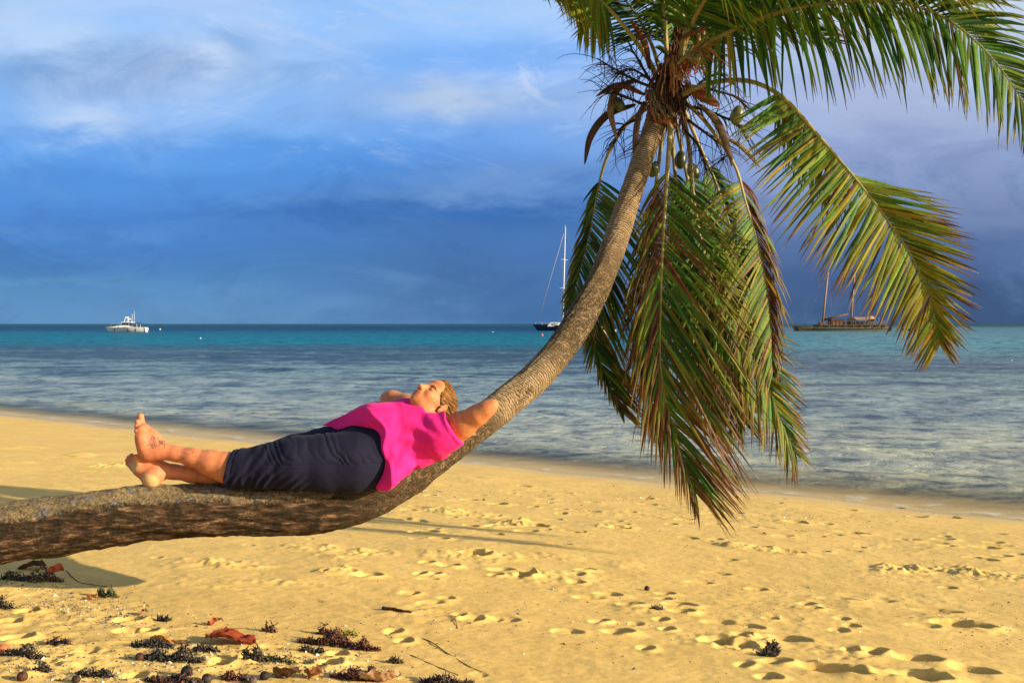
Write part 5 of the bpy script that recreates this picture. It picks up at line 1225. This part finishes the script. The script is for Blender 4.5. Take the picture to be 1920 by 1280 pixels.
def yacht():
    p, m = px_at(1003, 619.6); L = 128*m; b = empty('sailing_yacht', tuple(p), 'dark blue yacht with one tall bare mast, partly behind the palm trunk', 'yacht')
    x0, y0 = p.x, p.y; S = lambda px, py: (x0+(px-1003)*m, (619.6-py)*m)
    mb = MB(); hull(mb, L, 4.8, lambda t: (619.6-(607.0+4.2*min(t*2.2, 1)))*m, 1.5, keel=-.5, x0=x0+.9, y0=y0); mb.build('hull', navy, b)
    mb = MB(); hull(mb, L*.995, 4.86, lambda t: (619.6-(606.7+4.2*min(t*2.2, 1)))*m, 1.5, keel=(619.6-608.6)*m*.55, x0=x0+.9, y0=y0); mb.build('toe_rail', white, b)
    mb = MB()
    for (a, c, h) in ((1026, 1062, 604.3), (1066, 1092, 605.5)):
        X0, _ = S(a, 0); X1, _ = S(c, 0); _, Z = S(0, h)
        mb.add([(X0, y0-1.3, 1.1), (X1, y0-1.4, 1.1), (X1, y0+1.4, 1.1), (X0, y0+1.3, 1.1), (X0+.9, y0-1.0, Z), (X1-.3, y0-1.1, Z), (X1-.3, y0+1.1, Z), (X0+.9, y0+1.0, Z)], [(0, 1, 5, 4), (1, 2, 6, 5), (2, 3, 7, 6), (3, 0, 4, 7), (4, 5, 6, 7)])
    cb = mb.build('cabin', white, b, smooth=False)
    mb = MB(); X, Z = S(1040, 606.8); mb.box((X, y0-1.22, Z), (12*m, .12, 1.2*m)); mb.build('cabin_window', glassd, cb, smooth=False)
    mb = MB(); a = S(1055, 612); c = S(1060, 427); mb.tube([(a[0], y0, a[1]), (c[0], y0, c[1])], [.20, .14], 10); mast = mb.build('mast', alu, b)
    mb = MB(); q = S(1059.5, 425.5); mb.box((q[0]-.1, y0, q[1]), (.5, .1, .12)); mb.tube([(q[0], y0, q[1]), (q[0]+.1, y0, q[1]+.5)], .03, 5); mb.build('wind_vane', alu, mast)
    for py, w in ((487, 6.5), (540, 8)):
        t = (612-py)/185; px = 1055+5*t; q = S(px, py); mb = MB(); mb.tube([(q[0]-w*m, y0-1.2, q[1]), (q[0], y0, q[1]+.05), (q[0]+w*m, y0+1.2, q[1])], .055, 6); mb.build('spreader', alu, mast)
    def line(A, B_, r, nm='stay', mt=None, yo=0): mb = MB(); a = S(*A); c = S(*B_); mb.tube([(a[0], y0+yo, a[1]), (c[0], y0, c[1])], r, 5); return mb.build(nm, mt or rope, b)
    line((1008, 602.5), (1057, 438), .09, 'furled_jib', plain('furled_cloth', (.20, .20, .24), .8, .2)); line((1128, 606), (1060, 428), .03); line((1060, 610), (1053.5, 487), .025, yo=-2.2); line((1048, 610), (1061, 487), .025, yo=2.2)
    mb = MB(); a = S(1056, 597); c = S(1100, 597.5); mb.tube([(a[0], y0, a[1]), (c[0], y0, c[1])], .12, 8); mb.tube([(a[0]+.2, y0, a[1]+.28), (c[0]-.3, y0, c[1]+.22)], [.28, .18], 8); mb.build('boom', bluec, b)
    mb = MB()
    for s in (-1, 1):
        mb.tube([(S(1003.5, 607)[0], y0+s*.2, S(0, 603)[1]), (S(1012, 607)[0], y0+s*.9, S(0, 604)[1]), (S(1060, 607)[0], y0+s*2.2, S(0, 606.5)[1]), (S(1118, 607)[0], y0+s*1.9, S(0, 606.5)[1])], .035, 5)
        for px in range(1004, 1120, 12): t = min(1, (px-1003)/40); X = S(px, 0)[0]; mb.tube([(X, y0+s*(.25+1.9*t), S(0, 610)[1]), (X, y0+s*(.25+1.9*t), S(0, 603.5+3*t)[1])], .03, 4)
    mb.build('guard_rail', alu, b)
yacht()

def white_boat():
    p, m = px_at(1090, 631); L = 60*m; b = empty('launch', tuple(p), 'white open launch seen between the trunk and the hanging fronds', 'motor boat')
    x0, y0 = p.x, p.y; S = lambda px, py: (x0+(px-1090)*m, (631-py)*m)
    # bow to the right here: built from the stern
    mb = MB(); hull(mb, L, 2.0, lambda t: 0.72+0.28*(1-t), .5, keel=-.2, x0=0, y0=0)
    mb.v = [(x0+L-v[0], y0-v[1], v[2]) for v in mb.v]; mb.build('hull', white, b)
    mb = MB(); X, Z = S(1120, 620); mb.box((X, y0, Z), (14*m, 1.3, 8*m)); cn = mb.build('cabin', white, b, smooth=False, bevel=.06)
    mb = MB(); X, Z = S(1120, 618.4); mb.box((X, y0-.66, Z), (10*m, .06, 3*m)); mb.build('cabin_window', glassd, cn, smooth=False)
    mb = MB(); X, Z = S(1119, 613.5); mb.box((X, y0, Z), (20*m, 1.6, 1.2*m)); mb.build('roof', white, b, smooth=False, bevel=.02)
    mb = MB(); X, Z = S(1128.5, 627); mb.box((X, y0-1.0, Z), (2.2*m, .10, 5*m)); mb.build('fender', blackp, b, smooth=False)
white_boat()

def double_canoe():
    p, m = px_at(1500, 620.6); b = empty('voyaging_canoe', tuple(p), 'two masted wooden voyaging canoe with tan awning near the right palm frond', 'canoe')
    x0, y0 = p.x, p.y; S = lambda px, py: (x0+(px-1500)*m, (620.6-py)*m); L = 171*m
    for k, yo in enumerate((0, 4.2)):
        mb = MB(); hull(mb, L, 1.7, lambda t: (620.6-(611+1.6*math.sin(math.pi*t)))*m, 0.6, keel=-.35, full=.3, tr=.25, x0=x0, y0=y0+yo); h = mb.build('hull', greenh, b)
        mb = MB(); hull(mb, L*1.002, 1.78, lambda t: (620.6-(611-.3+1.6*math.sin(math.pi*t)))*m, 0.6, keel=(620.6-613.6)*m, full=.3, tr=.25, x0=x0-.1, y0=y0+yo); mb.build('gunwale', darkw, h)
        mb = MB(); hull(mb, L*.99, 1.86, lambda t: (620.6-616)*m, 0.5, keel=(620.6-617.2)*m, full=.3, tr=.25, x0=x0+.3, y0=y0+yo); mb.build('rubbing_strake', darkw, h)
    mb = MB(); X0 = S(1537, 0)[0]; X1 = S(1660, 0)[0]; Zd = S(0, 609.4)[1]; mb.box(((X0+X1)/2, y0+2.1, Zd), (X1-X0, 5.6, .22)); 
    for k in range(9): X = X0+(X1-X0)*k/8; mb.box((X, y0+2.1, Zd-.2), (.25, 6.2, .22))
    mb.build('deck', darkw, b, smooth=False)
    mb = MB(); X, Z = S(1573, 604); mb.box((X, y0+2, Z), (25*m, 3.0, 8.6*m)); cab = mb.build('cabin', woodb, b, smooth=False)
    mb = MB(); X, Z = S(1573, 599.2); mb.box((X, y0+2, Z), (28*m, 3.4, .9*m)); mb.build('roof', darkw, cab, smooth=False)
    mb = MB()
    for k in range(4): X, Z = S(1563+6.5*k, 604.5); mb.box((X, y0+.48, Z), (.5*m, .08, 8*m))
    X, Z = S(1573, 602.5); mb.box((X, y0+.47, Z), (25*m, .06, .6*m)); mb.build('batten', darkw, cab, smooth=False)
    mb = MB(); X, Z = S(1545, 606); mb.box((X, y0+1.5, Z), (12*m, 1.6, 4*m)); mb.build('locker', woodb, b, smooth=False, bevel=.06)
    mb = MB(); vs = []
    prof = [(1598.5, 602.5), (1599.5, 594.2), (1606, 595.2), (1619, 595.6), (1632, 594.8), (1640, 593.2), (1636, 602.0)]
    for px, py in prof:
        X, Z = S(px, py); vs += [(X, y0-.3, Z-.55), (X, y0+.9, Z+.02), (X, y0+2.2, Z+.15), (X, y0+4.4, Z-.6)]
    mb.add(vs, [(4*i+k, 4*i+k+1, 4*i+k+5, 4*i+k+4) for i in range(6) for k in range(3)]); aw = mb.build('awning', tarp, b)
    for px in (1600, 1618, 1636):
        for yy in (0, 4.2): X, Z = S(px, 596.5); MB().tube([(X, y0+yy, Z), (X, y0+yy, Zd)], .06, 5).build('awning_post', darkw, b)
    mb = MB(); X, Z = S(1616, 605.6); mb.box((X, y0+2.2, Z), (38*m, 2.6, 6.6*m)); mb.build('deck_house', plain('shaded_planks', (.05, .035, .03), .8, .2, .3, 4), b, smooth=False)
    for k, (a, c, r) in enumerate((((1547, 606), (1557.8, 506), .27), ((1600.5, 604), (1608, 512), .24))):
        mb = MB(); A = S(*a); B_ = S(*c); mb.tube([(A[0], y0+2, A[1]), (B_[0], y0+2, B_[1])], [r, r*.7], 8); ms = mb.build('mast', mastw, b)
        mb = MB()
        for (px, yo) in ((a[0]-34, 2), (a[0]+14, -.4), (a[0]+14, 4.6)): X, Z = S(px, 609.5); mb.tube([(X, y0+yo, Z), (B_[0], y0+2, B_[1]-.3)], .022, 4)
        mb.build('stay', rope, ms)
    mb = MB(); A = S(1549, 597.5); B_ = S(1596, 588); mb.tube([(A[0], y0+2, A[1]-.25), (S(1572, 0)[0], y0+2, S(0, 594.2)[1]), (B_[0], y0+2, B_[1])], [.20, .32, .14], 8); mb.tube([(A[0]-.1, y0+2, S(0, 591)[1]), (S(1554, 0)[0], y0+2, S(0, 596.5)[1])], .12, 6); mb.build('boom', darkw, b)
    mb = MB(); A = S(1637, 597); B_ = S(1650, 590.5); mb.tube([(A[0], y0+2, A[1]), (S(1643, 0)[0], y0+2, S(0, 594)[1]), (B_[0], y0+2, B_[1])], [.2, .25, .1], 8); mb.build('boom', darkw, b)
    mb = MB(); A = S(1656, 609); B_ = S(1657, 596); mb.tube([(A[0], y0+2, A[1]), (B_[0], y0+2, B_[1])], .05, 5); st = mb.build('flag_pole', darkw, b)
    mb = MB(); mb.add([(B_[0]-6*m*(k/5), y0+2+.15*math.sin(k*1.4), B_[1]-.05-j*4.5*m+.10*math.sin(k)) for j in (0, 1) for k in range(6)], [(k, k+1, k+7, k+6) for k in range(5)]); mb.build('flag', plain('blue_flag', (.05, .16, .50), .8, .1), st)
    mb = MB()
    for k in range(16): X = X0+(X1-X0)*k/15; mb.tube([(X, y0-.5, Zd), (X, y0-.5, Zd+.9)], .03, 4)
    for z in (.45, .9): mb.tube([(X0, y0-.5, Zd+z), (X1, y0-.5, Zd+z)], .025, 4)
    mb.build('guard_rail', rope, b)
double_canoe()

def dinghy():
    p, m = px_at(1692, 620.0); b = empty('dinghy', tuple(p), 'small dark red dinghy floating behind the wooden canoe', 'dinghy')
    mb = MB(); hull(mb, 34*m, 1.5, lambda t: .42+.22*(1-t)**2, .4, keel=-.1, x0=p.x, y0=p.y); mb.build('hull', plain('dull_red_hull', (.12, .04, .035), .6, .3, .2, 4), b)
    for t in (.4, .65): MB().box((p.x+34*m*t, p.y, .36), (.3, 1.3, .05)).build('thwart', woodb, b, smooth=False)
    mb = MB(); mb.box((p.x+34*m*.97, p.y, .75), (.3, .3, .55)); mb.build('outboard_motor', blackp, b, smooth=False, bevel=.04)
dinghy()
def buoy(px, py, r, mt, label):
    p, m = px_at(px, py+r*0.7); R_ = r*m
    b = empty('buoy', tuple(p), label, 'buoy'); mb = MB(); mb.ball((p.x, p.y, R_*.55), (R_, R_, R_), 16, 10); mb.build('float', mt, b)
    mb = MB(); pts = [(p.x+R_*.22*math.cos(a), p.y, R_*1.6+R_*.2*math.sin(a)) for a in np.linspace(0, 6.28, 13)]; mb.tube(pts, R_*.07, 5); mb.build('lifting_ring', alu, b)
buoy(1016, 628, 2.6, plain('pink_float', (.70, .07, .12), .5, .4, .05), 'round pink mooring buoy below the bow of the blue yacht')
buoy(300, 617, 1.5, white, 'white buoy just right of the cabin cruiser')
buoy(376, 634, 1.3, white, 'white buoy nearer the beach than the cabin cruiser')
buoy(924, 622, 1.1, white, 'small white buoy far out left of the palm trunk')
buoy(1897, 675, 1.4, white, 'white buoy near the right edge of the lagoon')

# ------------------------------------------------------------------ things washed up on the sand
def weed(name, px, py, wpx, hpx, n, cols, seed, label, cat='seaweed', size=.016, group=None, round_=0.16):
    """a clump of curled weed: many small crinkled blades round a low heap"""
    r = random.Random(seed); c = ground(px, py); s = c.y/F; wx, hz = wpx*s*1.08, hpx*s*1.15; size *= 0.80
    mb = MB()
    for i in range(int(n*2.6)):
        t = r.uniform(-1, 1); env = (1-abs(t)**2.2)
        x = c.x+t*wx/2; y = c.y+r.uniform(-1, 1)*wx*0.16*env-0.12*t*wx*.3; z0 = height_at(x, y); z = z0+hz*env*r.random()**1.1*(0.6+0.5*math.sin(t*5+seed))
        d = Vector((r.gauss(0, 1), r.gauss(0, 1), r.gauss(.3, .8))).normalized(); L = size*r.uniform(.7, 2.3); p = Vector((x, y, z)); q = [p]
        for k in range(4): d = (d+Vector((r.gauss(0, .7), r.gauss(0, .7), r.gauss(0, .5)))).normalized(); q.append(q[-1]+d*L/4)
        cc = r.choice(cols); cc = tuple(v*r.uniform(.6, 1.35) for v in cc)
        if r.random() < round_: mb.ball(q[1], size*r.uniform(.18, .42), 6, 4, None, cc, .3, i)
        else: mb.tube(q, [size*.13, size*.20, size*.22, size*.15, size*.04], 4, cc, flat=r.uniform(.25, 1))
    o = mb.build(name, weed_mat); tag(o, label, cat, group); return o
weed_mat = vcol('washed_up_weed', .6, .35, 0, .001, 200)
RB = [(.060, .016, .010), (.090, .026, .012), (.030, .010, .008), (.13, .045, .018)]; BK = [(.012, .008, .006), (.022, .015, .010), (.034, .024, .016), (.095, .075, .050)]; GR = [(.035, .050, .012), (.06, .07, .016), (.025, .030, .012), (.11, .10, .03)]
weed('seaweed', 622, 1204, 112, 20, 330, RB, 1, 'long heap of red brown seaweed right of the red leaf')
weed('seaweed', 683, 1213, 48, 20, 150, RB, 2, 'red brown seaweed at the right end of the long heap')
weed('seaweed', 609, 1184, 24, 18, 60, RB, 3, 'reddish tuft on top of the long seaweed heap')
weed('seaweed', 585, 1220, 40, 10, 70, BK, 4, 'black wet weed in front of the long seaweed heap')
weed('seaweed', 200, 1112, 34, 20, 110, GR, 5, 'green weed tuft standing on bare sand left of centre')
weed('seaweed', 60, 1082, 110, 24, 240, RB+GR, 6, 'brown and green weed pile under the left end of the trunk')
weed('seaweed', 285, 1212, 70, 14, 170, BK, 7, 'black weed patch behind the orange leaf')
weed('seaweed', 345, 1238, 66, 22, 260, BK, 8, 'big black weed clump in front of the orange leaf')
weed('seaweed', 300, 1236, 60, 16, 170, BK, 9, 'black weed around the brown nut left of the big clump')
weed('seaweed', 385, 1222, 44, 10, 90, BK, 10, 'thin black weed strands below the red leaf')
weed('seaweed', 472, 1238, 34, 30, 130, BK, 11, 'upright black weed tuft between the red leaf and the seaweed heap')
weed('seaweed', 530, 1238, 70, 10, 120, BK+GR, 12, 'scattered grey weed in front of the seaweed heap')
weed('seaweed', 45, 1234, 70, 20, 190, BK, 13, 'black weed clump beside the red fruit at the left edge')
weed('seaweed', 78, 1258, 28, 12, 80, BK, 14, 'round black weed ball in the lower left corner')
weed('seaweed', 6, 1134, 34, 18, 90, BK, 15, 'dark weed at the left edge under the trunk')
weed('seaweed', 110, 1204, 38, 12, 80, RB+BK, 16, 'brown weed and shell bits on a sand mound on the left')
weed('seaweed', 306, 1158, 24, 10, 50, BK, 17, 'small black weed knot above the orange leaf')
weed('seaweed', 1448, 1222, 22, 26, 90, BK, 18, 'black weed lump standing in the right footprints')
weed('seaweed', 1438, 1228, 32, 10, 60, BK, 19, 'low black weed beside the lump in the right footprints')
weed('seaweed', 660, 1270, 70, 16, 180, RB, 20, 'red brown weed at the bottom edge next to the pale leaf')
weed('seaweed', 838, 1279, 90, 12, 220, RB+BK, 21, 'dark weed strip cut by the bottom edge right of the pale leaf')
weed('seaweed', 740, 1238, 22, 10, 60, RB+GR, 22, 'small brown and green weed tuft right of the loose nut')
weed('seaweed', 440, 1272, 40, 16, 110, RB, 23, 'dark red weed bundle at the bottom edge near the nuts')
weed('seaweed', 180, 1266, 60, 14, 120, BK, 24, 'black weed spread at the bottom left in front of the mounds')
weed('seaweed', 330, 1278, 110, 12, 200, RB+BK, 25, 'dark weed along the bottom edge under the big nut')
weed('seaweed', 1232, 1142, 18, 6, 30, BK, 26, 'black weed scrap in the middle footprints')
weed('seaweed', 1795, 972, 16, 5, 26, GR+RB, 27, 'tiny weed tuft close to the water on the right')
weed('seaweed', 408, 854, 18, 5, 30, RB, 28, 'small brown weed tuft on the far sand behind the shins')
weed('seaweed', 648, 1186, 44, 8, 60, [(.30, .25, .03), (.22, .20, .03)], 29, 'yellow green weed just behind the long seaweed heap')
weed('seaweed', 505, 1180, 20, 22, 40, RB, 30, 'small upright brown twig of weed right of the red leaf')

leafd = vcol('dry_leaf', .55, .35, .15, .002, 60)
def dry_leaf(px, py, wpx, hpx, col, seed, label, curl=1.0, tilt=0.3, turn=0.0, stem=True):
    r = random.Random(seed); c = ground(px, py); s = c.y/F; w, h = wpx*s, hpx*s
    nu, nv = 18, 12; V = []; C = []
    for i in range(nu+1):
        u = i/nu*2-1; wid = (1-abs(u)**2.4)**.6*w*.33+.002
        for j in range(nv+1):
            v = j/nv*2-1
            fold = 0.55*abs(v)**1.3*curl
            x = u*w/2; y = v*wid; z = fold*wid+h*(.35+.45*math.cos(u*2.1+.4*seed))*(.4+.6*curl)+.5*h*mnoise.noise(Vector((u*2.2+seed, v*1.5, seed)))+.055*w*mnoise.noise(Vector((u*3.4+seed, v*2.6, seed)))+.05*w*mnoise.noise(Vector((u*8, v*6, seed)))
            p = Matrix.Rotation(turn, 3, 'Z') @ (Matrix.Rotation(-tilt, 3, 'X') @ Vector((x, y, z)))
            V.append(c+p); k = r.uniform(.8, 1.2)*(1-.45*math.exp(-(v/.10)**2))*(0.75+.5*mnoise.noise(Vector((u*4, v*4, seed+3)))+.25)
            C.append(tuple(a*k for a in col))
    zmin = min(v.z-height_at(v.x, v.y) for v in V[::7])
    V = [v-Vector((0, 0, zmin-.001)) for v in V]
    Q = [(i*(nv+1)+j, (i+1)*(nv+1)+j, (i+1)*(nv+1)+j+1, i*(nv+1)+j+1) for i in range(nu) for j in range(nv)]
    lf = link('dry_leaf', mesh_np('dry_leaf', [tuple(v) for v in V], Q, C), leafd); tag(lf, label, 'leaf')
    if stem:
        a = V[(nv+1)*nu+nv//2]; d = Matrix.Rotation(turn, 3, 'Z') @ Vector((1, 0, 0)); mb = MB()
        q = [a+d*w*.45*t+Vector((0, 0, .006*math.sin(3*t)-.004*t)) for t in np.linspace(0, 1, 7)]
        q = [Vector((p.x, p.y, max(p.z, height_at(p.x, p.y)+.003))) for p in q]; mb.tube(q, [.0035, .0032, .003, .003, .003, .003, .004], 6, (.25, .10, .03)); mb.build('leaf_stem', leafd, lf)
    return lf
dry_leaf(432, 1205, 98, 16, (.26, .045, .014), 3, 'crumpled dark red leaf left of the seaweed heap', .55, .12, -.1, False)
dry_leaf(304, 1203, 46, 12, (.40, .16, .035), 5, 'curled orange leaf with a long stem over black weed', 1.2, .35, .15)
dry_leaf(714, 1277, 78, 14, (.42, .24, .14), 7, 'large pale brown leaf cut by the bottom edge', .8, .5, .3, False)
dry_leaf(584, 1270, 40, 18, (.22, .08, .03), 9, 'brown curled leaf at the bottom edge left of the pale leaf', 1.5, .5, -.6, False)
dry_leaf(535, 1270, 60, 14, (.12, .06, .03), 10, 'long dark brown leaf at the bottom edge beside the curled one', 1.2, .4, -.5, False)
dry_leaf(398, 1168, 22, 10, (.34, .07, .04), 11, 'small red leaf scrap above the crumpled red leaf', 1.5, .5, -.3)
dry_leaf(100, 1078, 36, 10, (.30, .055, .022), 12, 'red leaf in the weed pile under the trunk', 1.3, .8, .4, False)
dry_leaf(60, 1060, 50, 5, (.085, .045, .02), 13, 'dark brown leaf lying in the shade under the trunk', 1.0, .2, .3, False)
dry_leaf(268, 1146, 16, 12, (.20, .09, .075), 14, 'tiny mauve leaf near the white shell', .8, .7, .3, False)
dry_leaf(172, 1118, 24, 8, (.36, .15, .05), 15, 'orange leaf sliver in front of the green weed tuft', .8, .3, 0, False)
nutm = vcol('sea_nut', .6, .15, 0, .002, 80)
def nut(px, py, rpx, col, label, cap=True):
    c = ground(px, py); R_ = rpx*c.y/F; c = c+Vector((0, 0, R_*.75)); mb = MB(); mb.ball(c, (R_, R_, R_*.95), 18, 12, None, col, .08, px)
    o = mb.build('sea_nut', nutm); tag(o, label, 'nut', 'dark nuts washed up on the sand')
    if cap: mb = MB(); mb.ball(c+Vector((R_*.35, -R_*.5, R_*.72)), R_*.22, 8, 6, None, tuple(v*.5 for v in col)); mb.build('stem_scar', nutm, o)
for a in [(697, 1258, 8, (.075, .040, .028), 'brown nut on a sand rise right of the seaweed heap'), (262, 1236, 8, (.065, .030, .022), 'brown nut at the left end of the black weed'),
          (350, 1268, 11, (.022, .016, .014), 'largest black nut near the bottom edge'), (388, 1277, 10, (.045, .028, .024), 'dark nut at the bottom edge right of the largest one'),
          (42, 1272, 10, (.07, .030, .018), 'brown nut in the lower left corner'), (143, 1277, 8, (.04, .025, .018), 'dark nut half out of the picture at the bottom left'),
          (474, 1278, 8, (.10, .065, .055), 'greyish nut at the bottom edge left of the brown leaves'), (496, 1270, 9, (.028, .018, .016), 'black oval nut left of the brown curled leaf'),
          (1213, 1101, 5, (.035, .022, .014), 'small dark nut alone on open sand in the middle')]: nut(*a)
fm = vcol('fruit_skin', .4, .45, 0, 0, 12)
c = ground(6, 1226); R_ = 13*c.y/F; mb = MB(); mb.ball(c+Vector((0, 0, R_*.7)), (R_, R_*.9, R_*.9), 18, 12, None, (.45, .13, .045), .08, 4)
fr = mb.build('fallen_fruit', fm); tag(fr, 'red and yellow fallen fruit at the left edge', 'fruit')
mb = MB(); mb.ball(c+Vector((-R_*.3, -R_*.5, R_*1.35)), R_*.2, 8, 6, None, (.10, .06, .02)); mb.build('stem_scar', fm, fr)
stickm = vcol('drift_wood', .85, .15, 0, .003, 90)
def stick(pts, r0, col, label, name='stick', seed=0):
    r = random.Random(seed); q = [ground(a, b)+Vector((0, 0, r0*.8+(c if len(p) > 2 else 0))) for p in pts for a, b, c in [(*p, 0)[:3]]]
    C = crom([tuple(v) for v in q], 26)[0]; C = [Vector(v)+Vector((r.gauss(0, r0*.15), r.gauss(0, r0*.15), 0)) for v in C]; mb = MB()
    mb.tube(C, [r0*(1-.45*i/25)*r.uniform(.8, 1.2) for i in range(26)], 7, col); o = mb.build(name, stickm); tag(o, label, 'stick')
stick([(718, 1142), (735, 1144), (752, 1147), (772, 1150)], .0085, (.055, .028, .018), 'dark brown stick on clean sand left of centre', seed=1)
stick([(322, 1200), (345, 1201), (385, 1203)], .003, (.36, .16, .05), 'thin orange stalk between the orange and red leaves', seed=2)
stick([(750, 1182), (800, 1195), (840, 1220), (880, 1246), (905, 1256)], .0022, (.10, .07, .035), 'long thin vine curving to the right on the sand', 'vine', 3)
stick([(770, 1224), (800, 1236), (830, 1250), (860, 1262)], .0018, (.11, .08, .04), 'short thin vine below the long one', 'vine', 4)
stick([(125, 1066), (135, 1076), (150, 1086), (175, 1090), (200, 1094)], .0022, (.06, .04, .02), 'dark thin vine right of the weed pile under the trunk', 'vine', 5)
stick([(853, 1158), (858, 1175)], .002, (.08, .05, .03), 'short dark twig right of the stick', 'twig', 6)
stick([(1213, 934), (1222, 926)], .003, (.12, .06, .03), 'fallen leaf blade left of the hanging frond tips', 'twig', 7)
stick([(430, 1276), (455, 1276), (478, 1275)], .003, (.16, .09, .06), 'nut stalk along the bottom edge', 'twig', 8)
shm = vcol('sea_shell', .35, .5, 0, 0, 60)
def shell(px, py, w, h, col, label, seed):
    c = ground(px, py); s = c.y/F; mb = MB(); V = []; n, m_ = 14, 10
    for i in range(n+1):
        for j in range(m_+1):
            a = math.pi*(i/n); b_ = j/m_; rr = w*s/2*b_*(1+.05*math.cos(a*12)); V.append(c+Vector((-rr*math.cos(a), rr*.7*math.sin(a)-w*s*.2, h*s*(1-b_**2)*.9+.001)))
    mb.add(V, [(i*(m_+1)+j, i*(m_+1)+j+1, (i+1)*(m_+1)+j+1, (i+1)*(m_+1)+j) for i in range(n) for j in range(m_)], col); o = mb.build('shell', shm); tag(o, label, 'shell')
for a in [(276, 1131, 13, 6, (.70, .60, .42), 'white rounded shell on smooth sand at the left', 1), (226, 1144, 9, 7, (.35, .38, .34), 'grey green shell by the shell litter', 2), (1545, 1005, 12, 4, (.62, .55, .40), 'pale shell on the far right sand', 3),
          (1432, 1000, 9, 4, (.35, .33, .30), 'grey shell fragment right of the frond tips', 4), (940, 1003, 18, 4, (.34, .34, .33), 'grey broken shell on open sand behind the churned patch', 5), (395, 1149, 10, 4, (.66, .60, .50), 'white shell chip above the red scrap', 6),
          (1410, 1172, 7, 6, (.60, .50, .34), 'cream shell at the rim of the right footprints', 7), (300, 1212, 18, 6, (.50, .47, .42), 'white shell piece beside the orange leaf', 8), (252, 1095, 7, 3, (.68, .60, .45), 'tiny white shell right of the green weed tuft', 9)]: shell(*a)

def litter():
    """crumbs of shell, coral and weed, past counting"""
    r = random.Random(77); mb = MB()
    zones = [(130, 1130, 120, 30, 420), (220, 1160, 90, 20, 200), (330, 1235, 130, 30, 520), (560, 1240, 130, 26, 480), (70, 1240, 90, 30, 300), (180, 1270, 120, 14, 160), (650, 1255, 90, 18, 200), (60, 1090, 90, 16, 160), (250, 1190, 260, 70, 300), (700, 1180, 250, 60, 160), (1500, 1100, 420, 140, 260), (1050, 1120, 400, 120, 200), (1600, 965, 300, 18, 240), (1100, 930, 300, 22, 160), (1850, 1180, 120, 60, 90)]
    for cx, cy, sx, sy, n in zones:
        for _ in range(n):
            px = r.gauss(cx, sx*.5); py = r.gauss(cy, sy*.5)
            if not (-60 < px < 1980 and 880 < py < 1330): continue
            h = 4.0; Y = 4.0
            for _k in range(14): h = float(base_h(np.float64((px-960)/F*Y), np.float64(Y))); Y = .5*Y+.5*(CAMZ-h)*F/(py-HOR)
            x = (px-960)/F*Y; z = height_at(x, Y); s = r.uniform(.0018, .0062)*(1 if py > 1000 else 1.6)
            if r.random() < .05: s *= 1.8
            c = r.choice([(.03, .022, .018), (.05, .03, .02), (.10, .055, .03), (.50, .42, .28), (.30, .22, .12), (.20, .17, .13), (.06, .065, .02), (.22, .09, .05)])
            a = r.uniform(0, 6.28); e = r.uniform(.3, 1); ca, sa = math.cos(a), math.sin(a)
            P4 = [(-1, -e*.5, 0), (1.2, -e*.3, 0), (.2, e, 0), (0, 0, r.uniform(.5, 1.1))]
            mb.add([(x+s*(p[0]*ca-p[1]*sa), Y+s*(p[0]*sa+p[1]*ca), z+s*p[2]) for p in P4], [(0, 2, 1), (0, 1, 3), (1, 2, 3), (2, 0, 3)], c)
    o = mb.build('shell_litter', shm, smooth=False); tag(o, kind='stuff')
litter()
